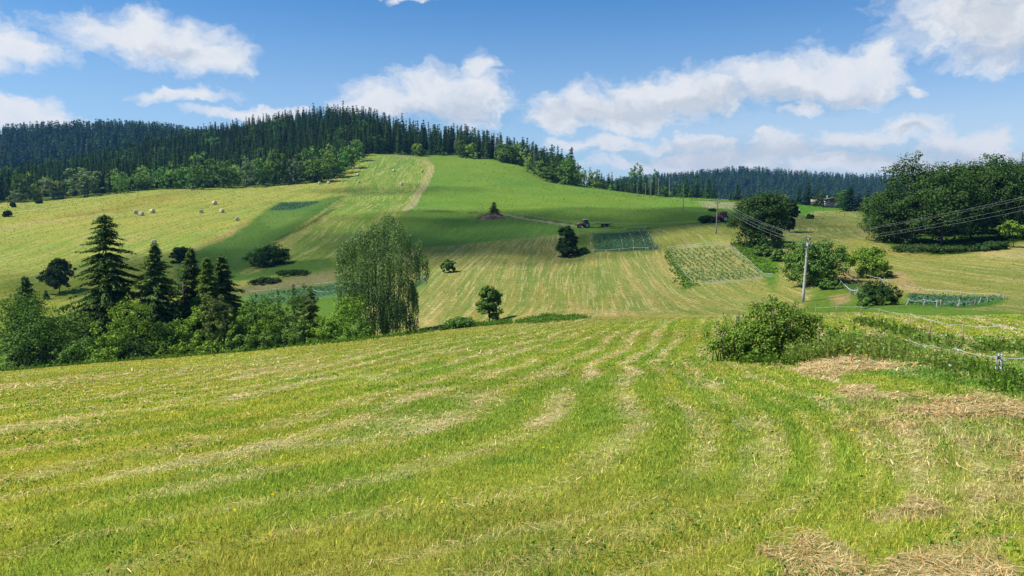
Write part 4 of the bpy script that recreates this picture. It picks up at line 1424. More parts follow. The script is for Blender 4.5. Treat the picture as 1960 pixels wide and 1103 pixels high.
# edge trees one can tell apart
for k, (u, vb, vt, w, mat, lab) in enumerate((
        (27, 388, 364, 30, M_WILLOW_FAR, 'small round tree at the wood edge by the left frame edge'),
        (38, 386, 330, 40, M_LEAF_FAR, 'light leafy tree behind the small round tree at the left wood edge'),
        (66, 385, 350, 26, M_LEAF_FAR, 'dark bushy tree left of the grey-green willows'),
        (100, 382, 342, 52, M_WILLOW_FAR, 'smaller grey-green willow at the wood edge'),
        (160, 377, 324, 74, M_WILLOW_FAR, 'largest grey-green willow at the wood edge'),
        (230, 371, 334, 38, M_LEAF_FAR, 'shaded leafy tree right of the largest willow'),
        (376, 363, 315, 46, M_LEAF_FAR, 'leafy tree standing forward where the wood edge turns'),
        (426, 360, 312, 54, M_LEAF_FAR, 'broad domed leafy tree at the wood edge above the hay bales'),
        (476, 358, 303, 46, M_WILLOW_FAR, 'pale domed leafy tree at the wood edge'),
        (500, 356, 300, 38, M_LEAF_FAR, 'leafy tree right of the pale domed tree'),
        (535, 354, 288, 46, M_LEAF_FAR, 'tall dark leafy tree at the wood edge'),
        (566, 353, 306, 34, M_WILLOW_FAR, 'grey-green leafy tree next to the tall dark leafy tree'),
        (612, 350, 303, 62, M_LEAF_FAR, 'broad round leafy tree above two hay bales at the wood corner'),
        (596, 343, 284, 52, M_LEAF_FAR, 'bright leafy tree behind the broad round corner tree'),
        (632, 342, 280, 44, M_LEAF_FAR, 'bright leafy tree right of and behind the broad round corner tree'),
        (655, 333, 288, 34, M_LEAF_FAR, 'leafy tree casting shade on the mown hilltop field'),
        (672, 324, 277, 32, M_LEAF_FAR, 'leafy tree near the upper corner of the hilltop field'),
        (687, 310, 270, 28, M_LEAF_FAR, 'uppermost leafy tree at the corner of the hilltop field'),
        (800, 299, 276, 30, M_LEAF_FAR, 'leafy bush tree at the top end of the farm track'),
        (882, 302, 268, 28, M_LEAF_FAR, 'leafy tree at the pasture top, left of a round pair'),
        (905, 304, 276, 34, M_LEAF_FAR, 'round leafy tree at the pasture top'),
        (966, 312, 286, 34, M_LEAF_FAR, 'dark round leafy tree where the pasture edge drops'),
        (1010, 330, 300, 20, M_LEAF_FAR, 'bright leafy tree at the bend of the pasture edge'),
        (1047, 348, 318, 34, M_LEAF_FAR, 'leafy tree below the bend of the pasture edge'),
        (1080, 354, 316, 32, M_LEAF_FAR, 'bright narrow leafy tree at the right pasture edge'),
        (1102, 357, 332, 24, M_LEAF_FAR, 'small round leafy tree at the right pasture edge'),
        (1119, 358, 330, 28, M_LEAF_FAR, 'middle of three small round trees at the right pasture edge'),
        (1141, 360, 330, 28, M_LEAF_FAR, 'rightmost of three small round trees at the right pasture edge'),
        (1221, 369, 316, 40, M_LEAF_FAR, 'tall leafy tree behind the small far poles'),
        (1250, 374, 326, 28, M_LEAF_FAR, 'leafy tree right of the paired far poles'),
        (1296, 378, 345, 28, M_LEAF_FAR, 'leafy tree near the right end of the hill wood'),
        (1315, 379, 361, 24, M_LEAF_FAR, 'low bush tree at the right end of the hill wood'))):
    p = ground_at(u, vb)
    p[1] += 1.0
    h = (vb - vt) / F * p[1]
    o = obj('forest_leafy_tree', far_leafy_mesh(k % 7, mat), None, (p[0], p[1], float(height(p[0], p[1])) - .1))
    V = FAR_LEAFY_ME[k % 7][0]
    wn = float(V[:, 0].max() - V[:, 0].min())
    o.scale = (w / F * p[1] / wn, w / F * p[1] / wn, h / 1.0)
    o.rotation_euler = (0, 0, k * 1.7)
    tag(o, lab, 'tree', 'leafy trees one can tell apart along the wood edge')

# spruces standing apart at the right end and round the huts
for k, (u, vb, vt, w, lab) in enumerate((
        (1312, 379, 336, 24, 'spruce left of the two pale spruces at the end of the wood'),
        (1334, 380, 333, 20, 'tall narrow spruce at the right end of the hill wood'),
        (1350, 380, 337, 24, 'pale broad spruce at the right end of the hill wood'),
        (1366, 381, 347, 16, 'last small spruce at the right end of the hill wood'),
        (1324, 380, 343, 20, 'spruce squeezed between two others at the end of the wood'),
        (1411, 384, 352, 22, 'single pale spruce on the far meadow above the big dark tree'),
        (1398, 384, 366, 12, 'little dark spruce left of the single pale spruce'),
        (1522, 390, 352, 22, 'spruce behind the left end of the stone hut'),
        (1540, 390, 351, 30, 'double-topped spruce behind the huts'),
        (1556, 391, 359, 18, 'small spruce right of the roofed hut'),
        (1567, 391, 354, 14, 'slim pale spruce right of the roofed hut'),
        (1626, 404, 358, 44, 'large dark spruce right of the green far meadow'),
        (1660, 405, 364, 34, 'spruce between the large dark spruce and the grove'),
        (1644, 403, 368, 30, 'low spruce half hidden behind the large dark spruce'))):
    p = rim_at(u, vb)
    h = (proj(p)[1] - vt) / F * p[1]
    o = obj('forest_spruce', FAR_SPRUCE_ME[k % 9], None, tuple(p))
    wn = .30
    o.scale = (w / F * p[1] / wn, w / F * p[1] / wn, h)
    o.rotation_euler = (0, 0, k * 2.1)
    tag(o, lab, 'tree', 'spruces standing apart near the far meadow')
for k, (u, vb, vt, w, lab) in enumerate((
        (1563, 396, 375, 32, 'dark bush tree right of the roofed hut'), (1578, 396, 372, 32, 'dark bush tree in the middle of the clump beside the huts'),
        (1592, 395, 372, 28, 'dark bush tree at the right of the clump beside the huts'), (1607, 393, 365, 38, 'light leafy tree behind the clump beside the huts'),
        (1502, 389, 373, 22, 'low grey bush left of the stone hut'), (1690, 405, 372, 44, 'leafy tree touching the left end of the grove'))):
    p = rim_at(u, vb)
    h = (proj(p)[1] - vt) / F * p[1]
    o = obj('leafy_tree', far_leafy_mesh(k % 7, M_LEAF_FAR if k in (3, 4) else M_LEAF_DARK), None, tuple(p))
    V = FAR_LEAFY_ME[k % 7][0]
    wn = float(V[:, 0].max() - V[:, 0].min())
    o.scale = (w / F * p[1] / wn, w / F * p[1] / wn, h)
    tag(o, lab, 'tree', 'leafy trees near the huts')
# bare dead spruces in the wood
dm = MB()
dm.tube([(0, 0, -.02), (0, 0, 1)], [.012, .003], 5)
g = np.random.default_rng(8)
for k in range(40):
    z = g.uniform(.3, .98); a = g.uniform(0, 6.28); ln = .085 * (1.15 - z) + .01
    dm.tube([(0, 0, z), (math.cos(a) * ln, math.sin(a) * ln, z - .01)], [.0035, .0015], 3)
dme = dm.mesh('dead_spruce', M_DEADWOOD)
for u, vb, vt in ((947, 306, 252), (956, 308, 251), (962, 309, 258), (970, 311, 262), (952, 307, 262), (1022, 336, 270)):
    p = ground_at(u, vb + 1)
    o = obj('dead_spruce', dme, None, tuple(p))
    s = (vb - vt) / F * p[1]
    o.scale = (s, s, s); o.rotation_euler = (0, 0, u)
    tag(o, 'bare grey dead spruce trunk among the living spruces at the pasture top', 'tree', 'dead spruces at the pasture top')

# far woods: one mass each
LOW = []
for k in range(6):
    g = np.random.default_rng(500 + k)
    LOW.append(gen_spruce(1.0, .17, g, 7, 5, 1.6, .05, .35, .17, .85))
for (ur, yr, spc, hh, lab, seed) in (((-200, 520), (860, 1120), 9.0, 16, 'blue-green spruce forest on the far left ridge', 51),
                                     ((1150, 2150), (1180, 1680), 11.0, 17, 'hazy blue spruce forest on the far right ridge', 52)):
    g = np.random.default_rng(seed)
    Ys = np.arange(yr[0], yr[1], spc)
    X, Y = [], []
    for y in Ys:
        x = np.arange((ur[0] - CU) / F * y, (ur[1] - CU) / F * y, spc)
        X.append(x + g.uniform(-.5, .5, len(x)) * spc); Y.append(y + g.uniform(-.5, .5, len(x)) * spc)
    X = np.concatenate(X); Y = np.concatenate(Y)
    Z = height(X, Y)
    H = hh * g.uniform(.65, 1.2, len(X))
    mass_obj('far_forest', mass(range(len(X)), LOW, X, Y, Z, H, g, (1.0, 1.4)), M_FARWOOD, lab)
for k, (u, Y, vt, w) in enumerate(((1935, 620, 291, 12), (1943, 620, 285, 14), (1950, 625, 296, 10), (1880, 560, 300, 10), (1862, 560, 304, 9), (1900, 570, 302, 9))):
    p = at(u, Y)
    ub, vb = proj(p)
    o = obj('forest_spruce', FAR_SPRUCE_ME[k], None, tuple(p))
    s = (vb - vt) / F * Y
    o.scale = (w / F * Y / .3, w / F * Y / .3, s)
    tag(o, ['left of two tall lone spruces on the slope behind the grove', 'tallest lone spruce on the slope behind the grove', 'short lone spruce right of the tallest behind the grove',
            'thin spruce top above the middle of the grove', 'thin leftmost spruce top showing above the grove', 'thin spruce top above the grove near the twiggy tree'][k], 'tree', 'lone spruces on the slope behind the grove')
# ------------------------------------------------------------------ materials of made things
M_CONCRETE = simple_mat('weathered_concrete', (.40, .38, .35), .9, var=.22, scale=1.6)
M_POLEWOOD = simple_mat('grey_pole_wood', (.26, .225, .185), .95, var=.25, scale=3)
M_STAKE = simple_mat('stake_wood', (.34, .245, .15), .95, var=.3, scale=6)
M_STEEL = simple_mat('galvanised_steel', (.20, .21, .22), .5, .6, var=.2)
M_PORCELAIN = simple_mat('brown_porcelain', (.10, .055, .035), .3, var=.1)
M_WIRE = simple_mat('bare_aluminium_wire', (.42, .43, .42), .45, .3, var=.05)
M_TAPE = simple_mat('white_fence_tape', (.58, .59, .60), .55, var=.06, scale=5)
M_RED = simple_mat('faded_red_paint', (.36, .045, .035), .45, var=.25, scale=2.5)
M_ORANGE = simple_mat('orange_red_paint', (.46, .11, .05), .45, var=.25, scale=2.5)
M_ROOFGREY = simple_mat('pale_grey_paint', (.42, .43, .44), .5, var=.2, scale=2)
M_ROOFRED = simple_mat('sunbleached_red_paint', (.60, .17, .14), .5, var=.2, scale=2)
M_DARK = simple_mat('dark_grey_metal', (.045, .047, .05), .6, .3, var=.2)
M_RUBBER = simple_mat('dusty_rubber', (.035, .033, .03), .9, var=.3, scale=4)
M_RIM = simple_mat('pale_wheel_rim', (.55, .54, .50), .5, var=.2, scale=3)
M_PLANK = simple_mat('grey_planks', (.24, .21, .18), .9, var=.35, scale=3)
M_STONE = simple_mat('pale_rubble_stone', (.36, .31, .24), .95, var=.35, scale=1.6, bump=.5)
M_LOG = simple_mat('brown_log_wall', (.12, .085, .06), .9, var=.35, scale=2)
M_SHEETROOF = simple_mat('grey_roof_sheet', (.27, .25, .24), .7, .1, var=.25, scale=1.5)
M_BRUSH = simple_mat('dry_brushwood', (.24, .15, .095), .95, var=.4, scale=2)
M_WHITEPAINT = simple_mat('white_paint', (.75, .75, .73), .6, var=.1)


def glass_mat():
    m = bpy.data.materials.new('cab_glass')
    m.use_nodes = True
    t = NT(m.node_tree)
    n = t.noise(t.new('ShaderNodeTexCoord').outputs['Object'], 2.0, 2)
    p = t.new('ShaderNodeBsdfPrincipled')
    t.put(p.inputs['Base Color'], t.mix(n, (.05, .06, .07), (.10, .12, .13)))
    p.inputs['Roughness'].default_value = .08
    p.inputs['Alpha'].default_value = .55
    o = t.new('ShaderNodeOutputMaterial')
    t.l.new(p.outputs[0], o.inputs[0])
    return m


M_GLASS = glass_mat()


def hay_mat():
    m = bpy.data.materials.new('rolled_hay')
    m.use_nodes = True
    t = NT(m.node_tree)
    co = t.new('ShaderNodeTexCoord').outputs['Object']
    x, y, z = t.sep(co)
    r = t.math('SQRT', t.math('ADD', t.math('MULTIPLY', x, x), t.math('MULTIPLY', z, z)))
    w = t.noise(t.xyz(t.math('MULTIPLY', r, 14), t.math('MULTIPLY', y, 5), t.math('MULTIPLY', x, 2)), 1.0, 4, .6)
    c = t.mix(w, (.40, .32, .19), (.80, .68, .46))
    d = t.new('ShaderNodeBsdfDiffuse')
    t.put(d.inputs[0], c)
    o = t.new('ShaderNodeOutputMaterial')
    t.l.new(d.outputs[0], o.inputs[0])
    return m


M_HAY = hay_mat()

# ------------------------------------------------------------------ hay bales


def bale_mesh(seed):
    g = np.random.default_rng(seed)
    mb = MB()
    n = 22
    prof = [(0.02, -.62), (.35, -.625), (.62, -.605), (.70, -.56), (.725, -.35), (.715, -.12), (.73, .1), (.715, .35), (.70, .56), (.62, .605), (.35, .625), (.02, .62)]
    mb.lathe(prof, (0, 0, .70), 'Y', n)
    V = mb.V[0]
    k = 1 + (g.uniform(-.022, .022, len(V)))
    V[:, 0] *= k; V[:, 2] = .70 + (V[:, 2] - .70) * k
    V[:, 2] = np.maximum(V[:, 2], .03)
    # loose stalks
    for j in range(60):
        a = g.uniform(0, 6.28); y = g.uniform(-.6, .6)
        p = np.array([.71 * math.cos(a), y, .70 + .71 * math.sin(a)])
        d = np.array([math.cos(a + .8), g.uniform(-.6, .6), math.sin(a + .8)]) * g.uniform(.08, .18)
        if p[2] < .1:
            continue
        s = np.array([0, .012, .012])
        mb.add([p, p + d, p + d + s, p + s], [(0, 1, 2, 3)])
    return mb.mesh('hay_bale', M_HAY, smooth=False)


BALES = [bale_mesh(k) for k in range(4)]
for k, (u, v, dpx, lab) in enumerate((
        (260, 410, 9, 'leftmost hay bale of the trio on the upper left field'),
        (271, 413, 9, 'lowest hay bale of the trio on the upper left field'),
        (292, 408, 9, 'rightmost hay bale of the trio on the upper left field'),
        (385, 408, 8.5, 'hay bale between the trio and the pair farther right'),
        (411, 392, 8.5, 'hay bale lying on spilled hay above the others'),
        (425, 407, 8.5, 'hay bale just below the one on spilled hay'),
        (454, 423, 8.5, 'hay bale nearest the left end of the uncut strip'),
        (295, 467, 10, 'nearest hay bale, low on the left field above the dark spruces'),
        (612, 353, 6, 'left hay bale of two under the broad round tree at the wood corner'),
        (629, 352, 6, 'right hay bale of two under the broad round tree at the wood corner'),
        (685, 337, 5.5, 'hay bale in the mown hilltop field close to the wood shade'),
        (688, 351, 5.5, 'hay bale below the one close to the wood shade on the hilltop field'),
        (754, 329, 5, 'hay bale in the middle of the mown hilltop field'),
        (768, 355, 6, 'lowest hay bale on the mown hilltop field'),
        (808, 330, 5, 'hay bale beside the upper bend of the farm track'))):
    p = ground_at(u, v)
    o = obj('hay_bale', BALES[k % 4], None, (p[0], p[1], p[2] - .03))
    s = max(.85, min(1.1, dpx * .88 / F * p[1] / 1.42))
    o.scale = (s, s, s)
    o.rotation_euler = (0, 0, [.5, -.3, 1.1, .2, .9, -.6, .4, .1][k % 8])
    tag(o, lab, 'hay bale', 'round hay bales on the mown fields')

# ------------------------------------------------------------------ poles and wires
POLES = {}


def pole(u, Y, vtop, label, conc=False, arms=1, group='utility poles', key=None, lean=0.0, face=0.0):
    p = at(u, Y)
    ub, vb = proj(p)
    h = (vb - vtop) / F * Y
    e = empty('utility_pole', tuple(p), face, label, 'pole', group)
    e.rotation_euler = (0, lean, face)
    mb = MB()
    r0, r1 = (.19, .105) if conc else (.14, .10)
    t = np.linspace(0, 1, 6)
    mb.tube(np.stack([t * 0, t * 0, -.4 + t * (h + .4)], 1), r0 + (r1 - r0) * t, 12)
    if conc:
        for zz in (h * .42, h * .70):
            mb.tube([(0, 0, zz), (0, 0, zz + .10)], [r0 * .93, r0 * .93], 12)
    mb.build('shaft', M_CONCRETE if conc else M_POLEWOOD, e)
    ar = MB()
    zs_ = [h - .25, h - .95][:arms] if not conc else [h - .12, h - .95]
    ws = [1.7, 1.3] if not conc else [.75, 1.75]
    for zz, w_ in zip(zs_, ws):
        ar.box((0, -.02, zz), (w_, .13, .13), 0, 1, .015)
    ar.build('crossarm', M_STEEL, e)
    pts = []
    for zz, w_ in zip(zs_, ws):
        for sx in (-.46, .46):
            ib = MB()
            ib.lathe([(.0, 0), (.035, .0), (.035, .05), (.075, .06), (.07, .12), (.05, .15), (.075, .17), (.06, .23), (.0, .25)], (sx * w_, -.02, zz + .065), 'Z', 8)
            ib.build('insulator', M_PORCELAIN, e)
            c, s = math.cos(face), math.sin(face)
            lx = sx * w_ + lean * zz
            pts.append((p[0] + lx * c, p[1] + lx * s, p[2] + zz + .30))
    POLES[key or label] = pts
    return e


pole(1545, 92, 456, 'near grey concrete pole with two crossarms beside the bushy tree', True, 2, key='A', lean=.05, face=.35)
pole(1369, 172, 381, 'tall pole standing beside the red tractor', False, 2, key='B', face=.5, lean=.03)
pole(1304, 255, 356, 'wooden pole standing alone in the pasture, left of the red tractor', False, 1, key='C', face=.5)
pole(1277, 355, 340, 'rightmost far pole in front of the end of the wood', False, 1, face=.5)
pole(1256, 360, 342, 'right one of the paired far poles before the wood', False, 1, key='D2')
pole(1242, 364, 340, 'left one of the paired far poles before the wood', False, 1, key='D1')
pole(1232, 368, 351, 'short far pole left of the paired poles', False, 1)
pole(1216, 372, 357, 'shortest leftmost far pole at the wood edge', False, 1)
pole(2230, 58, 318, 'concrete pole beyond the right edge carrying the four wires on', True, 2, key='Z', face=-.35)


def wire(a, b, sag, label, r=.016):
    t = np.linspace(0, 1, 40)
    a = np.array(a); b = np.array(b)
    P = a + (b - a) * t[:, None]
    P[:, 2] -= sag * 4 * t * (1 - t)
    mb = MB()
    mb.tube(P, r, 5)
    o = mb.build('power_wire', M_WIRE)
    tag(o, label, 'power wire', 'overhead wires between the poles')


for k, lab in enumerate(('upper left', 'upper right', 'lower left', 'lower right')):
    wire(POLES['A'][k], POLES['Z'][k], .55 + .05 * k, 'thin overhead wire from the near concrete pole to the right frame edge, %s insulator' % lab, .006)
    wire(POLES['B'][k], POLES['A'][k], .9 + .06 * k, 'thin overhead wire from the tractor pole to the near concrete pole, %s insulator' % lab, .011)

# ------------------------------------------------------------------ tractors and trailer


def wheel(parent, c, r, w, rim=.55):
    e = MB()
    e.lathe([(r * rim, -w * .5), (r * .86, -w * .5), (r * .97, -w * .40), (r, -w * .2), (r, w * .2), (r * .97, w * .40), (r * .86, w * .5), (r * rim, w * .5), (r * rim, -w * .5)], (0, 0, 0), 'Y', 24)
    for k in range(18):
        a = 2 * math.pi * k / 18
        for sg in (-1, 1):
            e.box((r * math.cos(a + sg * .08), sg * w * .22, r * math.sin(a + sg * .08)), (.05, w * .40, .06), 0)
    o = e.build('wheel', M_RUBBER, parent, c)
    m = MB()
    sgn = -1 if c[1] < 0 else 1
    m.lathe([(0, sgn * w * .30), (r * .14, sgn * w * .30), (r * .16, sgn * w * .22), (r * rim * .85, sgn * w * .26), (r * rim, sgn * w * .44), (r * rim * .98, -sgn * w * .3), (0, -sgn * w * .3)], (0, 0, 0), 'Y', 20)
    m.build('rim', M_RIM, o)
    return o


def tractor(loc, rz, label, paint, roofm, scale=1.0, cabcol=None):
    e = empty('tractor', tuple(loc), rz, label, 'tractor', 'tractors on the hillside')
    e.scale = (scale,) * 3
    # nose points to -X
    b = MB()
    b.box((-1.25, 0, 1.18), (1.75, .78, .62), 0, .90, .09)
    b.box((-2.10, 0, 1.08), (.16, .70, .66), 0, .92, .05)
    b.build('hood', paint, e)
    g = MB(); g.box((-2.205, 0, 1.10), (.05, .52, .46), 0, 1, .01); g.build('grille', M_DARK, e)
    for s in (-1, 1):
        hl = MB(); hl.lathe([(0, -.03), (.09, -.03), (.10, .01), (0, .02)], (-2.21, s * .24, 1.27), 'X', 10); hl.build('headlight', M_WHITEPAINT, e)
    c = MB()
    c.box((-.9, 0, .78), (2.5, .46, .42), 0, 1, .04)
    c.box((.35, 0, .95), (.9, .62, .7), 0, 1, .05)
    c.box((-1.65, 0, .52), (.22, 1.35, .16), 0, 1, .02)
    c.box((.35, 0, .80), (.26, 1.5, .22), 0, 1, .02)
    c.box((1.05, 0, .62), (.75, .5, .10), 0, 1, .02)
    c.build('chassis', M_DARK, e)
    cab = MB()
    for x, y, t in ((-.32, .62, -.06), (-.32, -.62, -.06), (.28, .66, 0), (.28, -.66, 0), (.92, .62, .04), (.92, -.62, .04)):
        cab.tube([(x, y, 1.05), (x - t, y * .93, 2.42)], .05, 6)
    for y in (-.64, .64):
        cab.box((.30, y, 1.42), (1.22, .05, .10))
        cab.box((.30, y, 1.15), (1.22, .06, .30), 0, 1, .01)
    cab.box((-.32, 0, 1.30), (.06, 1.2, .50)); cab.box((.93, 0, 1.30), (.06, 1.2, .50))
    st = MB()
    st.box((.42, 0, 1.45), (.48, .5, .16), 0, 1, .05); st.box((.64, 0, 1.78), (.14, .5, .55), 0, 1, .05)
    cb = cab.build('cab_frame', cabcol or M_DARK, e)
    st.build('seat', M_RUBBER, cb)
    gl = MB()
    gl.box((-.345, 0, 1.95), (.02, 1.08, .78)); gl.box((.905, 0, 1.95), (.02, 1.08, .78))
    for y in (-.615, .615):
        gl.box((.0, y, 1.92), (.50, .02, .84)); gl.box((.60, y, 1.92), (.52, .02, .84))
    gl.build('window', M_GLASS, cb)
    r = MB(); r.box((.30, 0, 2.50), (1.62, 1.48, .17), 0, .90, .06); r.build('roof', roofm, e)
    for s in (-1, 1):
        f = MB()
        a = np.linspace(-.15, math.pi * .95, 12)
        V = []
        for t in a:
            for y in (s * .50, s * 1.0):
                V.append((.45 + .87 * math.cos(t), y, .78 + .87 * math.sin(t)))
            for y in (s * 1.0, s * .50):
                V.append((.45 + .83 * math.cos(t), y, .78 + .83 * math.sin(t)))
        Q = []
        for i in range(11):
            for j in range(4):
                Q.append((i * 4 + j, i * 4 + (j + 1) % 4, i * 4 + 4 + (j + 1) % 4, i * 4 + 4 + j))
        f.add(V, Q)
        f.build('mudguard', cabcol or paint, e)
        wheel(e, (.45, s * .82, .78), .78, .42)
        wheel(e, (-1.65, s * .72, .47), .47, .28)
    ex = MB(); ex.tube([(-.75, .30, 1.40), (-.75, .30, 2.25), (-.80, .30, 2.36)], .045, 8); ex.tube([(-.75, .30, 1.55), (-.75, .30, 1.95)], .08, 8)
    ex.build('exhaust_pipe', M_DARK, e)
    mi = MB(); mi.box((-.36, .82, 1.95), (.04, .18, .28), 0, 1, .01); mi.box((-.36, -.82, 1.95), (.04, .18, .28), 0, 1, .01)
    mi.tube([(-.33, .62, 2.05), (-.35, .78, 2.05)], .015, 5); mi.tube([(-.33, -.62, 2.05), (-.35, -.78, 2.05)], .015, 5)
    mi.build('mirror', M_DARK, e)
    return e


pt = ground_at(1119, 436.5)
tractor(pt, .25, 'tractor with orange-red nose and pale roof at the end of the field track', M_ORANGE, M_ROOFGREY, 1.0, M_DARK)
pr = ground_at(1382, 425.5)
tractor(pr, .10, 'red tractor with red cab roof half behind the big dark round tree', M_RED, M_ROOFRED, 1.15, M_RED)
# flat trailer
ptr = ground_at(1149, 436)
ptr = np.array([pt[0] + 5.6, pt[1] + 1.1, 0]); ptr[2] = float(height(ptr[0], ptr[1]))
e = empty('flat_trailer', tuple(ptr), .2, 'low flat farm trailer coupled behind the orange-red tractor', 'trailer')
b = MB(); b.box((.35, 0, .98), (4.6, 2.0, .10), 0, 1, .02)
for x in np.linspace(-1.8, 2.5, 9):
    b.box((x, 0, 1.045), (.42, 1.96, .025))
b.build('load_bed', M_PLANK, e)
b = MB(); b.box((.35, .45, .84), (4.5, .10, .16)); b.box((.35, -.45, .84), (4.5, .10, .16)); b.box((.3, 0, .62), (.14, 1.5, .14)); b.box((.9, 0, .66), (.7, 1.2, .34), 0, 1, .04)
b.build('frame', M_DARK, e)
b = MB(); b.tube([(-1.9, .45, .84), (-3.5, 0, .66)], .05, 6); b.tube([(-1.9, -.45, .84), (-3.5, 0, .66)], .05, 6); b.box((-3.55, 0, .66), (.2, .14, .1)); b.build('drawbar', M_DARK, e)
b = MB()
for x in (-1.85, 2.6):
    for y in (-.95, .95):
        b.box((x, y, 1.26), (.07, .07, .46))
b.box((2.62, 0, 1.20), (.05, 1.8, .08))
b.build('stanchion', M_STEEL, e)
for s in (-1, 1):
    wheel(e, (.0, s * .82, .40), .40, .26, .5)
    wheel(e, (1.35, s * .82, .40), .40, .26, .5)

# ------------------------------------------------------------------ huts on the far meadow
e = empty('stone_hut', tuple(rim_at(1535, 391) - np.array([0, 13, 0])), -.12, 'pale roofless stone hut on the far meadow', 'hut')
w = MB()
w.box((-.9, -2.0, 1.25), (1.6, .35, 2.7)); w.box((2.0, -2.0, 1.25), (2.6, .35, 2.7)); w.box((.3, -2.0, .45), (.8, .352, 1.1)); w.box((.3, -2.0, 2.2), (.8, .352, .8))
w.box((-1.9, .0, 1.25), (.35, 4.35, 2.65)); w.box((3.5, 0, 1.25), (.35, 4.35, 2.7)); w.box((.8, 2.0, 1.2), (5.0, .35, 2.6))
w.box((-1.2, -1.98, 2.68), (.7, .36, .22)); w.box((2.7, -1.98, 2.72), (1.0, .36, .26)); w.box((.9, -1.98, 2.66), (.6, .34, .18))
w.build('wall', M_STONE, e)
d = MB(); d.box((.3, -1.95, 1.4), (.78, .06, .78)); d.build('window', M_DARK, e)
e2 = empty('log_hut', tuple(rim_at(1551, 393) - np.array([0, 17, 0])), -.25, 'small brown hut with a grey pent roof and white window', 'hut')
w = MB(); w.box((0, 0, 1.35), (3.6, 3.6, 3.0), 0, 1, .03)
for z in np.linspace(.2, 2.7, 9):
    w.box((0, 0, z), (3.68, 3.68, .20), 0, 1, .05)
w.build('wall', M_LOG, e2)
r = MB()
V = [(-2.3, -2.3, 2.75), (2.3, -2.3, 3.75), (2.3, 2.3, 3.75), (-2.3, 2.3, 2.75), (-2.3, -2.3, 2.9), (2.3, -2.3, 3.9), (2.3, 2.3, 3.9), (-2.3, 2.3, 2.9)]
r.add(V, [(0, 3, 2, 1), (4, 5, 6, 7), (0, 1, 5, 4), (1, 2, 6, 5), (2, 3, 7, 6), (3, 0, 4, 7)])
rf = r.build('roof', M_SHEETROOF, e2)
gx_ = MB(); gx_.add([(-1.8, -1.8, 2.85), (1.8, -1.8, 2.85), (1.8, -1.8, 3.6), (-1.8, 1.8, 2.85), (1.8, 1.8, 2.85), (1.8, 1.8, 3.6)], [(1, 4, 5, 2)], [(0, 1, 2), (3, 5, 4)])
gx_.build('gable', M_LOG, e2)
ch = MB(); ch.box((-.9, .5, 3.7), (.5, .5, 1.5), 0, 1, .02); ch.build('chimney', M_STONE, rf)
wn = MB(); wn.box((-.6, -1.87, 1.75), (.75, .08, 1.1)); wf = wn.build('window', M_WHITEPAINT, e2)
gl = MB(); gl.box((-.6, -1.92, 1.75), (.5, .03, .85)); gl.build('pane', M_GLASS, wf)
dr = MB(); dr.box((-1.87, .2, 1.0), (.08, 1.0, 2.0)); dr.build('door', M_WHITEPAINT, e2)

# ------------------------------------------------------------------ brushwood heap, white posts
pw = ground_at(940, 419)
mb = MB()
g = np.random.default_rng(44)
a = np.linspace(0, 2 * math.pi, 25)[:-1]
V = [(0, 0, 1.35)]
for rr_, zz in ((.35, 1.25), (.7, .8), (1.0, .0)):
    for t in a:
        k = 1 + g.uniform(-.12, .12)
        V.append((4.6 * rr_ * k * math.cos(t), 1.9 * rr_ * k * math.sin(t), zz * (1 + g.uniform(-.2, .2)) - (.2 if rr_ == 1 else 0)))
n = 24
Q = [(1 + i * n + k, 1 + i * n + (k + 1) % n, 1 + (i + 1) * n + (k + 1) % n, 1 + (i + 1) * n + k) for i in range(2) for k in range(n)]
mb.add(V, [q[::-1] for q in Q], [(0, 1 + k, 1 + (k + 1) % n) for k in range(n)])
for k in range(420):
    t = g.uniform(0, 6.28); rr_ = g.uniform(0, 1) ** .5
    c = np.array([4.7 * rr_ * math.cos(t), 2.0 * rr_ * math.sin(t), 1.35 * (1 - rr_ ** 1.7) + g.uniform(0, .25)])
    d = g.normal(size=3) * np.array([1, .6, .28]); d = d / np.linalg.norm(d) * g.uniform(.3, .9)
    mb.tube([c - d, c + d], [.035, .02], 4, cap=False)
o = mb.build('brushwood_heap', M_BRUSH, None, tuple(pw))
tag(o, 'low brown heap of brushwood below the small dark spruce', 'brushwood heap')
for u, v, hh, lab in ((1359, 403, 1.2, 'small white sack-topped post in the green pasture'), (1529, 411, 1.9, 'thin white post at the ditch line below the huts')):
    p = ground_at(u, v)
    e = empty('marker_post', tuple(p), 0, lab, 'post')
    m = MB(); m.tube([(0, 0, -.2), (0, 0, hh)], .05 if hh > 1.5 else .07, 8); m.build('shaft', M_WHITEPAINT if hh > 1.5 else M_POLEWOOD, e)
    if hh < 1.5:
        m = MB(); m.lathe([(0, .62), (.22, .64), (.30, .8), (.27, 1.05), (.2, 1.22), (.06, 1.3), (0, 1.32)], (0, 0, 0), 'Z', 12); m.build('sack', M_WHITEPAINT, e, )
        bush(1360, 405, 400, 14, 'dark weeds at the foot of the white sack-topped post', 991, M_LEAF_DARK, 12)

# ------------------------------------------------------------------ fences


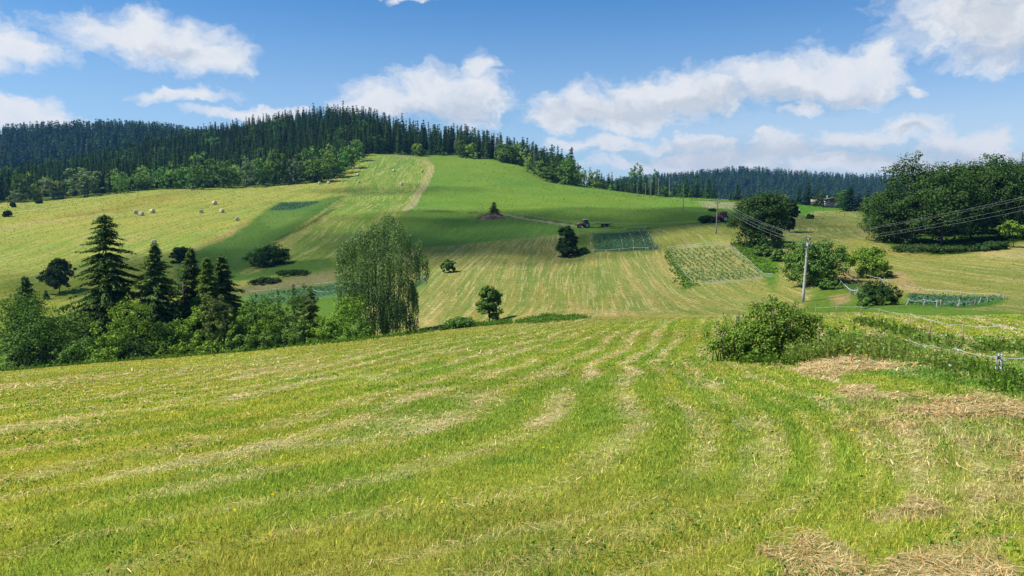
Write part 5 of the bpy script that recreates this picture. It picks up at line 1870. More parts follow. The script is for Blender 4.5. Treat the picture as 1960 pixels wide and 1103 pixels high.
def fence(name, pts, label, cat='fence', post_h=.8, post_r=.03, mat=M_STAKE, tapes=((.7, .09),), every=None, sag=.05, lift=0.0, seed=0, group=None):
    """stakes at the read-off points, white tape strung between them"""
    g = np.random.default_rng(seed)
    P = [np.array(ground_at(u, v)) for u, v in pts]
    if every:
        PP = [P[0]]
        for a, b in zip(P[:-1], P[1:]):
            k = max(1, int(round(np.linalg.norm(b - a) / every)))
            for j in range(1, k + 1):
                q = a + (b - a) * j / k
                q[2] = float(height(q[0], q[1])); PP.append(q)
        P = PP
    o0 = P[0].copy()
    e = empty(name, tuple(o0), 0, label, cat, group)
    H = []
    for q in P:
        h = post_h * g.uniform(.88, 1.12)
        l = g.normal(size=2) * .05 * post_h
        m = MB()
        m.tube([q - o0 - np.array([0, 0, .15]), q - o0 + np.array([l[0] * .5, l[1] * .5, h * .5]), q - o0 + np.array([l[0], l[1], h])], [post_r, post_r, post_r * .8], 6)
        m.build('post', mat, e)
        H.append((q, l, h))
    for zf, wd in tapes:
        m = MB()
        for (a, la, ha), (b, lb, hb) in zip(H[:-1], H[1:]):
            A = a - o0 + np.array([la[0], la[1], ha * zf]); B = b - o0 + np.array([lb[0], lb[1], hb * zf])
            t = np.linspace(0, 1, 9)
            c = A + (B - A) * t[:, None]
            c[:, 2] -= sag * 4 * t * (1 - t) * g.uniform(.4, 1.6)
            tw = np.cumsum(g.normal(size=9)) * .5 * (wd > .05)
            dirv = (B - A) / (np.linalg.norm(B - A) + 1e-9)
            sd = np.cross(dirv, [0, 0, 1.0])
            off = (np.cos(tw)[:, None] * np.array([0, 0, 1.0]) + np.sin(tw)[:, None] * sd) * wd * .5
            thin = np.cross(dirv, off); thin = thin / (np.linalg.norm(thin, axis=1)[:, None] + 1e-9) * .004
            V = np.concatenate([c - off + thin, c + off + thin, c + off - thin, c - off - thin])
            Q = []
            for i in range(8):
                for j in range(4):
                    j2 = (j + 1) % 4
                    Q.append((j * 9 + i, j * 9 + i + 1, j2 * 9 + i + 1, j2 * 9 + i))
            m.add(V, Q)
        m.build('tape', M_TAPE, e)
    return e, H


def streamers(e, pts, ln, label_name='streamer', seed=3, wd=.10):
    g = np.random.default_rng(seed)
    o0 = np.array(e.location)
    for u, v in pts:
        q = ground_at(u, v) - o0
        m = MB()
        z = np.linspace(0, 1, 6)
        L = ln * g.uniform(.7, 1.25)
        sw = g.normal() * .25
        c = np.stack([q[0] + sw * z * z * L + g.normal(size=6) * .02, np.full(6, q[1]), q[2] + .15 + L * (1 - z)], 1)
        w_ = wd * g.uniform(.6, 1.2) * (1 - .5 * z)
        V = np.concatenate([c + np.array([-1, 0, 0]) * w_[:, None] + [0, .012, 0], c + np.array([1, 0, 0]) * w_[:, None] + [0, .012, 0],
                            c + np.array([1, 0, 0]) * w_[:, None] - [0, .012, 0], c + np.array([-1, 0, 0]) * w_[:, None] - [0, .012, 0]])
        Q = [(j * 6 + i, j * 6 + i + 1, ((j + 1) % 4) * 6 + i + 1, ((j + 1) % 4) * 6 + i) for i in range(5) for j in range(4)]
        m.add(V, Q)
        m.build('streamer', M_TAPE, e)


TF = 'white tape fences round the garden plots'
fence('tape_fence', [(1281, 480), (1300, 478), (1345, 474), (1390, 470), (1405, 483), (1430, 504), (1462, 533), (1479, 534), (1440, 541), (1390, 546), (1335, 548)],
      'white tape fence round the pale potato plot in the middle', tapes=((.95, .05), (.55, .035)), post_h=.9, sag=.08, seed=1, group=TF)
fence('tape_fence', [(1282, 482), (1288, 496), (1300, 514), (1312, 530), (1327, 543)], 'slack white tape along the left side of the pale potato plot', tapes=((.7, .05),), post_h=.7, sag=.15, seed=2, group=TF)
fence('tape_fence', [(1132, 485), (1131, 470), (1132, 448), (1160, 446), (1195, 443), (1236, 440)], 'thin white fence along the top and left of the dark cabbage plot', tapes=((.95, .04),), post_h=.9, post_r=.035, mat=M_WHITEPAINT, seed=3, group=TF)
fence('tape_fence', [(1135, 486), (1160, 485), (1185, 484), (1212, 481), (1240, 481), (1256, 477)], 'white tape along the bottom of the dark cabbage plot', tapes=((.9, .05),), post_h=.9, post_r=.035, mat=M_WHITEPAINT, seed=4, group=TF)
for k, (a, b) in enumerate((((1224, 446), (1236, 481)), ((1232, 443), (1250, 480)), ((1240, 450), (1262, 478)), ((1206, 452), (1213, 478)), ((1184, 448), (1192, 480)))):
    fence('tape_fence', [a, ((a[0] + b[0]) / 2 + 2, (a[1] + b[1]) / 2), b],
          'thin white tape across the dark cabbage plot, %s from its right end' % ['second', 'first', 'outermost', 'third', 'fourth'][k], tapes=((.9, .035),), post_h=.75, post_r=.03, mat=M_WHITEPAINT, seed=10 + k, group=TF)
fence('tape_fence', [(478, 566), (520, 561), (560, 556), (600, 552), (645, 546)], 'white tape above the bluish crop strip behind the birch', tapes=((.9, .06),), post_h=.8, seed=5, group=TF)
fence('tape_fence', [(595, 561), (620, 565), (650, 561), (690, 556)], 'white tape below the bluish crop strip behind the birch', tapes=((.9, .05),), post_h=.6, seed=6, group=TF)
fence('tape_fence', [(798, 547), (806, 543), (816, 533), (822, 526)], 'white tape corner showing right of the weeping birch', tapes=((.95, .06),), post_h=.8, seed=7, group=TF)
e3, H3 = fence('tape_fence', [(1738, 583), (1770, 586), (1800, 590), (1835, 591), (1865, 586), (1890, 582), (1928, 573), (1905, 571), (1870, 570), (1840, 568), (1815, 565), (1785, 563), (1760, 558), (1730, 553)],
               'ring of white tape with fluttering streamers on the right meadow', tapes=((.9, .028),), post_h=.6, sag=.12, seed=8, group=TF)
streamers(e3, [(1738, 588), (1768, 590), (1793, 592), (1836, 590), (1877, 583), (1815, 566), (1838, 568), (1864, 570), (1886, 571), (1785, 563), (1760, 558), (1798, 564), (1920, 575)], .45, seed=5, wd=.035)
e4, H4 = fence('tape_fence', [(1590, 520), (1612, 519), (1628, 522), (1645, 532), (1665, 536), (1684, 542), (1700, 548)], 'short white fence with streamers round the garden rows behind the bright bush', tapes=((.9, .05),), post_h=.7, seed=9, group=TF)
streamers(e4, [(1605, 519), (1613, 520), (1625, 523), (1684, 543), (1692, 546), (1700, 549)], .7, seed=6, wd=.05)
e5, H5 = fence('tape_fence', [(1608, 546), (1620, 558), (1628, 565), (1642, 566)], 'white tape with dangling ends beside the bushy tree behind the pole', tapes=((.9, .06),), post_h=.7, seed=12, group=TF)
streamers(e5, [(1627, 567), (1636, 567), (1641, 566)], .8, seed=7, wd=.05)
# nearer tape fences
fence('tape_fence', [(1560, 606), (1600, 604), (1648, 603), (1682, 614), (1710, 622), (1740, 631), (1780, 642), (1843, 658), (1918, 664), (1990, 668)],
      'near tape fence on thin stakes along the right meadow', tapes=((.95, .010),), post_h=.62, post_r=.018, sag=.04, seed=20, group=TF)
e6, H6 = fence('tape_fence', [(1735, 674), (1785, 686), (1830, 697), (1909, 722), (1985, 724)], 'nearest grey-white tape ending in a knotted stake at the right', tapes=((.92, .009),), post_h=.36, post_r=.014, sag=.05, seed=21, group=TF)
q, l, h = H6[3]
m = MB()
g = np.random.default_rng(77)
c0 = np.array([l[0], l[1], h * .95]) + q - np.array(e6.location)
for k in range(9):
    d = g.normal(size=3) * .035
    z = np.linspace(0, 1, 7)
    end = np.array([g.uniform(-.03, .10), g.uniform(-.05, .02), -g.uniform(.15, .42) if k < 6 else g.uniform(-.04, .05)])
    c = c0 + d * .6 + end * z[:, None] + np.sin(z[:, None] * 3.1) * g.normal(size=3) * .025
    w_ = .022 * np.cos(np.arange(7) * g.uniform(.4, 1.2))
    s = np.array([1, .3, .1])
    V = np.concatenate([c - s * w_[:, None] + [0, .003, 0], c + s * w_[:, None] + [0, .003, 0], c + s * w_[:, None] - [0, .003, 0], c - s * w_[:, None] - [0, .003, 0]])
    Q = [(j * 7 + i, j * 7 + i + 1, ((j + 1) % 4) * 7 + i + 1, ((j + 1) % 4) * 7 + i) for i in range(6) for j in range(4)]
    m.add(V, Q)
m.build('knotted_tape', M_TAPE, e6)
# wooden-post pasture fence along the track
fence('pasture_fence', [(800, 403), (839, 405), (875, 407), (912, 408), (946, 411), (976, 411), (1039, 423), (1059, 426), (1102, 431), (1160, 434), (1219, 435), (1274, 434), (1330, 430), (1385, 424)],
      'old wooden post fence along the lower edge of the pasture', post_h=1.15, post_r=.07, mat=M_POLEWOOD, tapes=((.9, .02),), seed=30)
# ------------------------------------------------------------------ crops in rows
def crop(poly_px, spacing, dirpx, size, label, mat, name, seed, dens=1.0):
    g = np.random.default_rng(seed)
    P = world_poly(poly_px)
    a = ground_at(*dirpx[0])[:2]; b = ground_at(*dirpx[1])[:2]
    d = (b - a) / np.linalg.norm(b - a); nrm = np.array([-d[1], d[0]])
    c0 = P.mean(0); R_ = np.abs(P - c0).max() * 1.6
    rowsv = np.arange(-R_, R_, spacing)
    al = np.arange(-R_, R_, size * 1.3 / dens)
    A, B = np.meshgrid(rowsv, al)
    X = c0[0] + nrm[0] * A + d[0] * B + g.normal(size=A.shape) * size * .22
    Y = c0[1] + nrm[1] * A + d[1] * B + g.normal(size=A.shape) * size * .22
    X, Y = X.ravel(), Y.ravel()
    k = inside(P, X, Y) & (fbm(X / 1.5, Y / 1.5, seed, 3) > .30)
    X, Y = X[k], Y[k]
    n = len(X); per = 7
    Z = height(X, Y)
    C = np.repeat(np.stack([X, Y, Z], 1), per, 0)
    o = g.normal(size=(n * per, 3)) * size * .36
    o[:, 2] = np.abs(o[:, 2]) * .8 + size * .18
    s = size * .5 * g.uniform(.6, 1.3, n * per)
    V, Q = leaf_quads(C + o, g.normal(size=(n * per, 3)) * .6 + np.array([0, 0, .9]), s * .8, s * 1.2, g)
    tag(obj(name, make_mesh(name, V, Q, None, [mat])), label, name.replace('_', ' '), kind='stuff')


M_CROP = leaf_mat('crop_leaves', (.070, .140, .035), (.200, .300, .090), .25, 0)
M_CABBAGE = leaf_mat('cabbage_leaves', (.050, .120, .062), (.135, .230, .135), .25, 0)
crop([(1286, 482), (1390, 472), (1458, 530), (1342, 543)], .95, ((1300, 484), (1372, 540)), .50, 'low green potato rows in the pale taped plot', M_CROP, 'potato_plants', 1)
crop([(1136, 450), (1234, 443), (1258, 477), (1137, 482)], .70, ((1180, 447), (1186, 480)), .52, 'dense dark cabbage rows in the plot below the tractor', M_CABBAGE, 'cabbage_plants', 2)
crop([(515, 402), (540, 389), (610, 387), (588, 395), (560, 402)], 1.3, ((530, 400), (560, 389)), .75, 'dark cabbage patch in the uncut strip on the left slope', M_CABBAGE, 'cabbage_plants', 3)
crop([(480, 570), (560, 556), (690, 540), (690, 556), (560, 576), (490, 584)], .8, ((480, 572), (640, 548)), .45, 'bluish green crop rows behind the birch', M_CABBAGE, 'crop_plants', 4)
crop([(797, 542), (820, 528), (812, 544), (792, 553)], .7, ((797, 545), (820, 530)), .4, 'crop rows right of the birch', M_CABBAGE, 'crop_plants', 5)
crop([(1602, 536), (1632, 530), (1676, 550), (1645, 566)], .95, ((1600, 530), (1668, 556)), .34, 'low garden rows between the bushy tree and the bright bush', M_CROP, 'potato_plants', 6)
crop([(1740, 564), (1800, 568), (1925, 572), (1880, 582), (1830, 588), (1742, 582)], .6, ((1740, 575), (1920, 576)), .40, 'leafy vegetable rows inside the ring of tape', M_CABBAGE, 'vegetable_plants', 7)
crop([(1477, 484), (1512, 479), (1522, 488), (1492, 496)], .9, ((1478, 482), (1512, 494)), .35, 'sparse garden rows on bare soil left of the bushy tree', M_CROP, 'potato_plants', 8, .6)

# ------------------------------------------------------------------ grass of the near meadow, blade by blade


def vcol_mat(name, trans=.35):
    m = bpy.data.materials.new(name)
    m.use_nodes = True
    t = NT(m.node_tree)
    c = t.attr('col', 'Color')
    k = t.math('ADD', .72, t.math('MULTIPLY', t.new('ShaderNodeNewGeometry').outputs['Random Per Island'], .56))
    c = t.mix(1.0, c, t.xyz(k, k, k), 'MULTIPLY')
    d = t.new('ShaderNodeBsdfDiffuse'); t.put(d.inputs[0], c)
    r = t.new('ShaderNodeBsdfTranslucent'); t.put(r.inputs[0], c)
    mx = t.new('ShaderNodeMixShader'); mx.inputs[0].default_value = trans
    t.l.new(d.outputs[0], mx.inputs[1]); t.l.new(r.outputs[0], mx.inputs[2])
    o = t.new('ShaderNodeOutputMaterial'); t.l.new(mx.outputs[0], o.inputs[0])
    return m


M_GRASS = vcol_mat('grass_blades', .4)
M_STRAWM = vcol_mat('dry_stalks', .15)


def grid_sample(arr, x, y):
    r = np.hypot(x, y); th = np.arctan2(x, y)
    i = np.clip(np.round((th - T0) / (T1 - T0) * (NTH - 1)).astype(int), 0, NTH - 1)
    j = np.clip(np.round((np.log(r) - LR0) / (LR1 - LR0) * (NLR - 1)).astype(int), 0, NLR - 1)
    nt = (len(GV) - 1) // NLR
    return arr[j * nt + i]


def scatter(n, r0, r1, power, g, th0=-.80, th1=.80):
    """points with density falling off as r**-power"""
    e = 2 - power
    r = (g.uniform(size=n) * (r1 ** e - r0 ** e) + r0 ** e) ** (1 / e)
    th = g.uniform(th0, th1, n)
    return r * np.sin(th), r * np.cos(th), r


g = np.random.default_rng(2024)
N = 1080000
x, y, r = scatter(N, 2.6, 62, 1.55, g)
cl = fbm(x / .22, y / .22, 81, 2)
keep = (g.uniform(size=N) < .25 + 1.1 * cl) & inside(fgp, x, y)
x, y, r = x[keep], y[keep], r[keep]
N = len(x)
alb = grid_sample(ALB, x, y); wsp = grid_sample(WISP, x, y); lsh = grid_sample(LUSH, x, y)
tall = fbm(x / .8, y / .8, 82, 3)
hgt = (.016 + .042 * g.uniform(size=N) ** 2.0) * (.5 + 1.0 * tall) * (1 - .45 * wsp) * (1 + .3 * lsh)
hgt = np.maximum(hgt, .0011 * r)
wid = np.maximum(.0022, .00042 * r) * g.uniform(.7, 1.5, N)
an = g.uniform(0, 6.28, N); ln = hgt * g.uniform(.15, 1.1, N); la = g.uniform(0, 6.28, N)
z = height(x, y) - .004
b = np.stack([x, y, z], 1)
sd = np.stack([np.cos(an), np.sin(an), 0 * an], 1) * wid[:, None]
mid = b + np.stack([np.cos(la) * ln * .35, np.sin(la) * ln * .35, hgt * .62], 1)
tip = b + np.stack([np.cos(la) * ln, np.sin(la) * ln, hgt], 1)
V = np.stack([b - sd, b + sd, mid + sd * .75, mid - sd * .75, tip], 1).reshape(-1, 3)
k = np.arange(N) * 5
Q = np.stack([k, k + 1, k + 2, k + 3], 1); T = np.stack([k + 3, k + 2, k + 4], 1)
me = make_mesh('grass', V, Q, T, [M_GRASS])
yel = g.uniform(size=N)
bc = alb * np.array([1.05, .95, 1.05]) * (1.6 + 1.7 * g.uniform(size=N))[:, None]
bc = np.where((yel > .80)[:, None], bc * np.array([1.5, 1.15, 1.7]), bc)
bc = np.where((yel < .22)[:, None], bc * np.array([.45, .62, .50]), bc)
add_attr(me, 'col', 'FLOAT_COLOR', np.repeat(np.clip(bc, 0, .8), 5, 0))
tag(obj('grass', me), 'short mown grass blades over the near meadow', 'grass', kind='stuff')

# tufts and stubble standing in the fields farther off
N = 300000
x, y, r = scatter(N, 58, 470, 2.05, g)
tr = dist_line(world_poly([(776, 402), (788, 393), (800, 371), (815, 349), (823, 331), (826, 317)]), x, y)
plots = np.zeros(N, bool)
for pl in ([(1284, 479), (1392, 469), (1464, 531), (1340, 545)], [(1134, 447), (1236, 441), (1264, 478), (1133, 484)]):
    plots |= inside(world_poly(pl), x, y)
keep = (~inside(fgp, x, y)) & (tr > 2.5) & ~plots & ~inside(wood, x, y) & (fbm(x / 1.2, y / 1.2, 85, 3) > .42) & (g.uniform(size=N) < .28 + .45 * np.clip(grid_sample(STRAW, x, y), 0, 1))
x, y, r = x[keep], y[keep], r[keep]; N = len(x)
hgt = np.maximum(.03, .00060 * r) * g.uniform(.4, 1.3, N)
wid = .00062 * r * g.uniform(.6, 1.5, N)
an = g.uniform(0, 6.28, N)
b = np.stack([x, y, height(x, y) - .01], 1)
sd = np.stack([np.cos(an), np.sin(an), 0 * an], 1) * wid[:, None]
tp = b + np.stack([g.normal(size=N) * hgt * .5, g.normal(size=N) * hgt * .5, hgt], 1)
V = np.stack([b - sd, b + sd, tp + sd * .5, tp - sd * .5], 1).reshape(-1, 3)
me = make_mesh('field_tufts', V, np.arange(N * 4).reshape(N, 4), None, [M_GRASS])
bc = grid_sample(ALB, x, y) * (1.2 + 1.2 * g.uniform(size=N) ** 2)[:, None]
st_ = grid_sample(STRAW, x, y)
bc = np.where((g.uniform(size=N) < st_ * .35)[:, None], S(222, 206, 138) * 1.1, bc)
add_attr(me, 'col', 'FLOAT_COLOR', np.repeat(np.clip(bc, 0, .8), 4, 0))
tag(obj('field_tufts', me), 'grass tufts and hay stubble over the farther fields', 'grass', kind='stuff')

# broad-leaved weeds and clover low in the turf
N = 60000
x, y, r = scatter(N, 2.6, 30, 1.5, g)
pt_ = fbm(x / 1.1, y / 1.1, 91, 3); rt = sst(x / np.maximum(y, 1), .02, .5)
keep = inside(fgp, x, y) & (pt_ > .66 - .14 * rt) & (g.uniform(size=N) < .7)
x, y, r = x[keep], y[keep], r[keep]; N = len(x)
s = np.maximum(.014, .0016 * r) * g.uniform(.7, 1.6, N)
P = np.stack([x, y, height(x, y) + g.uniform(.015, .06, N)], 1)
V, Q = leaf_quads(P, g.normal(size=(N, 3)) * .5 + np.array([0, 0, 1.0]), s, s * 1.5, g)
me = make_mesh('clover', V, Q, None, [M_GRASS])
add_attr(me, 'col', 'FLOAT_COLOR', np.repeat(S(104, 156, 54) * g.uniform(.6, 1.5, N)[:, None], 4, 0))
tag(obj('clover', me), 'broad-leaved clover and weeds low in the meadow turf', 'weeds', kind='stuff')

# dry hay on the bank
PX, PY, PR = [], [], []
for P, a in HAY:
    lo, hi = P.min(0), P.max(0)
    area = (hi - lo).prod()
    rm = max(np.hypot(*P.mean(0)), 3)
    n = int(min(area * 2600 * (4 / rm) ** 1.35 * a, 60000))
    qx = g.uniform(lo[0], hi[0], n); qy = g.uniform(lo[1], hi[1], n)
    kk = inside(P, qx + (fbm(qx, qy, 31, 3) - .5) * 1.2, qy + (fbm(qx, qy, 32, 3) - .5) * 1.2) & (fbm(qx / .5, qy / .5, 33, 3) > .62 - .26 * a)
    PX.append(qx[kk]); PY.append(qy[kk])
# thinner litter along the swaths
x, y, r = scatter(205000, 2.6, 45, 1.45, g)
w_ = grid_sample(WISP, x, y)
kk = inside(fgp, x, y) & (g.uniform(size=len(x)) < w_ * .8)
PX.append(x[kk]); PY.append(y[kk])
x = np.concatenate(PX); y = np.concatenate(PY); N = len(x)
r = np.hypot(x, y)
L = np.maximum(.05, .006 * r) * g.uniform(.5, 1.9, N); wd = np.maximum(.0014, .00045 * r) * g.uniform(.7, 1.5, N)
an = np.where(g.uniform(size=N) < .6, fbm(x / .8, y / .8, 95, 2) * 12, g.uniform(0, 6.28, N))
up = g.uniform(-.2, .35, N) * L
d = np.stack([np.cos(an) * L, np.sin(an) * L, up], 1) * .5
c = np.stack([x, y, height(x, y) + g.uniform(.008, .05, N) + .10 * sst(fbm(x / .45, y / .45, 97, 2), .5, .8) * g.uniform(size=N)], 1)
sd = np.stack([-np.sin(an), np.cos(an), 0 * an], 1) * wd[:, None]
V = np.stack([c - d - sd, c - d + sd, c + d + sd * .6, c + d - sd * .6], 1).reshape(-1, 3)
me = make_mesh('dry_hay', V, np.arange(N * 4).reshape(N, 4), None, [M_STRAWM])
hc = S(232, 206, 150) * g.uniform(.8, 1.9, N)[:, None]
hc = np.where((g.uniform(size=N) < .25)[:, None], hc * np.array([.85, .62, .45]), hc)
add_attr(me, 'col', 'FLOAT_COLOR', np.repeat(hc, 4, 0))
tag(obj('dry_hay', me), 'pale dry hay litter strewn over the near right bank and swaths', 'hay', kind='stuff')

# tall weeds behind the bush and along the fence lines


def weeds(polys, n, h0, h1, label, seed, cols, name='tall_weeds', power_w=.0009, leafy_=True):
    g = np.random.default_rng(seed)
    X, Y, Hh = [], [], []
    for poly, f in polys:
        P = world_poly(poly)
        lo, hi = P.min(0), P.max(0)
        qx = g.uniform(lo[0], hi[0], int(n * f) * 3); qy = g.uniform(lo[1], hi[1], int(n * f) * 3)
        amp = .9 if hi[1] < 60 else 2.0
        kk = np.where(inside(P, qx + g.normal(size=len(qx)) * amp * .22 + (fbm(qx / .9, qy / .9, seed + 5, 3) - .5) * amp, qy + g.normal(size=len(qx)) * amp * .22 + (fbm(qx / .9, qy / .9, seed + 6, 3) - .5) * amp)
                      & (fbm(qx / .7, qy / .7, seed, 3) > .42))[0][:int(n * f)]
        X.append(qx[kk]); Y.append(qy[kk])
    x = np.concatenate(X); y = np.concatenate(Y); N = len(x); r = np.hypot(x, y)
    H = g.uniform(h0, h1, N) * (.5 + fbm(x / 1.2, y / 1.2, seed + 1, 3))
    zb = height(x, y)
    lean = g.normal(size=(N, 2)) * .18
    # stems and blades
    an = g.uniform(0, 6.28, N); wd = np.maximum(.005, power_w * .55 * r)
    b = np.stack([x, y, zb - .02], 1); tp = b + np.stack([lean[:, 0] * H, lean[:, 1] * H, H], 1)
    sd = np.stack([np.cos(an), np.sin(an), 0 * an], 1) * wd[:, None]
    Vs = [np.stack([b - sd, b + sd, tp + sd * .3, tp - sd * .3], 1).reshape(-1, 3)]
    C = [np.repeat(np.asarray(cols[0]) * g.uniform(.6, 1.5, N)[:, None], 4, 0)]
    per = 7
    f = np.tile(np.linspace(.22, .98, per), N) + g.normal(size=N * per) * .05
    P = np.repeat(b, per, 0) + (np.repeat(tp - b, per, 0)) * f[:, None] + g.normal(size=(N * per, 3)) * np.repeat(H, per)[:, None] * .06
    s = np.maximum(.035, power_w * 2.6 * np.repeat(r, per)) * g.uniform(.6, 1.4, N * per)
    v, _ = leaf_quads(P, g.normal(size=(N * per, 3)) + np.array([0, 0, .9]), s * .7, s * 1.6, g)
    Vs.append(v); C.append(np.repeat(np.asarray(cols[1]) * g.uniform(.5, 1.5, N * per)[:, None], 4, 0))
    V = np.concatenate(Vs)
    me = make_mesh(name, V, np.arange(len(V)).reshape(-1, 4), None, [M_GRASS])
    add_attr(me, 'col', 'FLOAT_COLOR', np.concatenate(C))
    tag(obj(name, me), label, 'weeds', kind='stuff')


weeds([([(1500, 690), (1560, 680), (1640, 676), (1740, 690), (1845, 705), (1840, 716), (1720, 694), (1640, 684), (1560, 690), (1500, 700)], 1.0),
       ([(1540, 668), (1640, 662), (1740, 680), (1730, 692), (1640, 680), (1540, 686)], .7)], 1000, .16, .55, 'tall nettles and weeds right of the large sprawling bush', 1, (S(182, 188, 98), S(166, 198, 86)))
weeds([([(1640, 612), (1700, 626), (1760, 645), (1843, 664), (1980, 672), (1980, 684), (1860, 676), (1760, 656), (1690, 634), (1640, 620)], 1.0)], 2000, .10, .34,
      'uncut weeds along the near tape fence', 2, (S(164, 176, 86), S(146, 182, 76)))
weeds([([(1400, 694), (1480, 700), (1540, 698), (1500, 690), (1420, 686)], .4), ([(1850, 705), (1960, 730), (1960, 770), (1880, 740)], .9)], 900, .08, .28, 'grassy weeds round the bush foot and the knotted stake', 3, (S(150, 176, 72), S(134, 176, 66)))
weeds([([(985, 619), (1010, 609), (1060, 603), (1118, 606), (1100, 614), (1030, 620)], 1.0)], 2600,   .10, .30, 'clump of dark uncut grass in the dip above the near meadow', 4, (S(152, 188, 80), S(142, 188, 76)), power_w=.0005)
weeds([([(840, 634), (900, 626), (960, 622), (980, 616), (930, 618), (860, 628)], 1.0), ([(590, 664), (760, 646), (830, 638), (760, 640), (600, 656)], 1.2), ([(0, 712), (300, 690), (590, 664), (590, 656), (300, 684), (0, 704)], 1.6)], 1200, .10, .36,
      'ragged uncut grass fringe along the foot of the meadow under the trees', 5, (S(150, 176, 74), S(136, 178, 68)), power_w=.0007)
weeds([([(1274, 480), (1284, 476), (1336, 546), (1305, 556)], 1.0), ([(1395, 466), (1440, 470), (1490, 520), (1466, 528)], .8)], 800, .06, .2, 'uncut green margin round the pale potato plot', 6, (S(150, 186, 84), S(140, 184, 76)), power_w=.0006)

# a few flowers in the weeds and turf


def flowers(pts, col, size, label, hgt, seed):
    g = np.random.default_rng(seed)
    PP = []
    for u, v, n, sp in pts:
        p = ground_at(u, v)
        q = p[:2] + g.normal(size=(n, 2)) * sp
        PP.append(np.stack([q[:, 0], q[:, 1], height(q[:, 0], q[:, 1]) + hgt * g.uniform(.6, 1.2, n)], 1))
    P = np.repeat(np.concatenate(PP), 3, 0)
    P = P + g.normal(size=P.shape) * size * .3
    n = len(P)
    s = size * g.uniform(.6, 1.3, n)
    V, Q = leaf_quads(P, g.normal(size=(n, 3)) * .5 + np.array([0, -.4, 1.0]), s, s, g)
    me = make_mesh('wild_flowers', V, Q, None, [M_GRASS])
    add_attr(me, 'col', 'FLOAT_COLOR', np.repeat(np.tile(col, (n, 1)), 4, 0))
    tag(obj('wild_flowers', me), label, 'flowers', kind='stuff')


flowers([(1885, 668, 10, .5), (1892, 663, 8, .4), (1760, 570, 3, .6), (1680, 692, 6, .6), (1845, 712, 6, .5)], (.62, .42, .03), .035, 'yellow flowers in the weeds along the near tape fence', .35, 1)
flowers([(1570, 668, 10, .5), (1700, 690, 8, .8), (1865, 668, 16, .8), (1900, 665, 10, .6), (1290, 525, 14, 1.6), (1300, 545, 10, 1.2), (1755, 715, 6, .6), (1930, 735, 6, .4)], (.70, .70, .66), .030, 'small white umbel flowers among the weeds', .42, 2)
flowers([(1060, 862, 2, .1), (1072, 862, 2, .1), (1208, 908, 2, .1), (1207, 905, 1, .05), (807, 978, 2, .1), (526, 1035, 2, .1), (860, 905, 1, .1), (1640, 820, 2, .3), (520, 960, 2, .4)], (.80, .62, .02), .022, 'tiny yellow flowers in the near turf', .06, 3)


# ------------------------------------------------------------------ the cloud overhead, out of the picture, that shades the valley
def cloud_mat():
    m = bpy.data.materials.new('cloud_vapour')
    m.use_nodes = True
    t = NT(m.node_tree)
    co = t.new('ShaderNodeNewGeometry')
    n = t.noise(co.outputs['Position'], .018, 5, .6)
    fac = t.new('ShaderNodeLayerWeight'); fac.inputs[0].default_value = .5
    a = t.math('MULTIPLY', t.step(n, .25, .62), t.math('SUBTRACT', 1.0, t.step(fac.outputs['Facing'], .55, 1.0)))
    a = t.math('MULTIPLY', a, .20)
    d = t.new('ShaderNodeBsdfDiffuse'); d.inputs[0].default_value = (.85, .86, .88, 1)
    tr = t.new('ShaderNodeBsdfTransparent')
    mx = t.new('ShaderNodeMixShader')
    t.put(mx.inputs[0], a)
    t.l.new(tr.outputs[0], mx.inputs[1]); t.l.new(d.outputs[0], mx.inputs[2])
    o = t.new('ShaderNodeOutputMaterial'); t.l.new(mx.outputs[0], o.inputs[0])
    return m


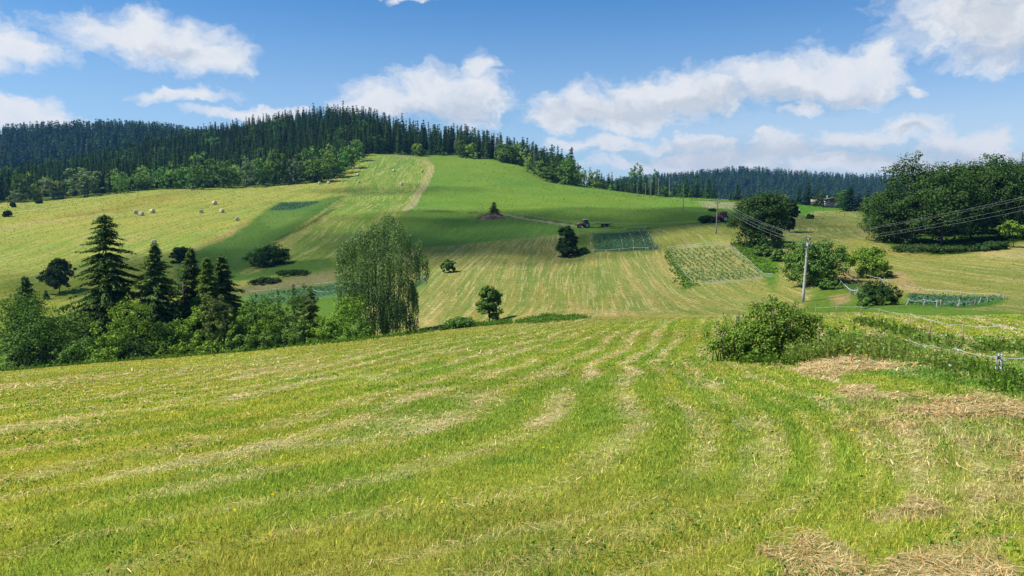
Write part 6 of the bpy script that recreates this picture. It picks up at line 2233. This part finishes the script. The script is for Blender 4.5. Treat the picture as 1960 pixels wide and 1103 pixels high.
def cloud(spots, alt, label, seed):
    """spots: (u, v, radius across in metres) of the shade on the ground"""
    g = np.random.default_rng(seed)
    d = np.array(TO_SUN)
    VV, QQ, n0 = [], [], 0
    nu, nv = 28, 14
    for u, v, r in spots:
        p = ground_at(u, v)
        k = (alt - p[2]) / d[2]
        c = p + d * k
        ph = np.linspace(0, 2 * math.pi, nu + 1)[:-1]; tt = np.linspace(.02, math.pi - .02, nv)
        A, B = np.meshgrid(ph, tt)
        x, y, z = np.cos(A) * np.sin(B), np.sin(A) * np.sin(B), np.cos(B)
        bump = 1 + .35 * (fbm(x * 2.2 + u, y * 2.2 + z * 1.7 + v, seed, 3) - .5)
        z = np.where(z < 0, z * .35, z)
        W = np.stack([x * r * bump, y * r * bump, z * r * .5 * bump], -1).reshape(-1, 3) + c
        q = [(i * nu + j, i * nu + (j + 1) % nu, (i + 1) * nu + (j + 1) % nu, (i + 1) * nu + j) for i in range(nv - 1) for j in range(nu)]
        VV.append(W); QQ.append(np.array(q) + n0); n0 += len(W)
    o = obj('cloud', make_mesh('cloud', np.concatenate(VV), np.concatenate(QQ), None, [M_CLOUD], smooth=True))
    tag(o, label, 'cloud')


M_CLOUD = cloud_mat()
cloud([(880, 445, 52), (1000, 445, 45), (1120, 430, 45), (1240, 420, 42), (1350, 412, 36), (1430, 420, 32), (760, 450, 40), (640, 480, 34), (560, 520, 26), (950, 480, 26), (1150, 470, 24), (1480, 440, 24)], 760,
      'thin white cumulus high above the valley that shades the lower pasture', 1)
cloud([(260, 520, 22), (380, 500, 20), (160, 540, 18)], 700, 'small cloud puff high above the left slope that dims its lower part', 2)
cloud([(740, 365, 26), (830, 366, 22), (640, 366, 14)], 820, 'small ragged cloud high above the hilltop field', 3)

# ------------------------------------------------------------------ summer haze
hm = bpy.data.materials.new('summer_haze')
hm.use_nodes = True
t = NT(hm.node_tree)
pv = t.new('ShaderNodeVolumePrincipled')
pv.inputs['Color'].default_value = (.16, .46, 1.0, 1)
pv.inputs['Density'].default_value = HAZE = 0.000095
pv.inputs['Anisotropy'].default_value = .2
o = t.new('ShaderNodeOutputMaterial')
t.l.new(pv.outputs[0], o.inputs['Volume'])
zlo = float(GV[:, 2].min()) - 1.0
mb = MB()
mb.box((0, 0, (zlo + 175) / 2), (7400, 7400, 175 - zlo))
hz = mb.build('haze', hm)
tag(hz, 'faint summer haze over the whole valley', 'haze', kind='stuff')
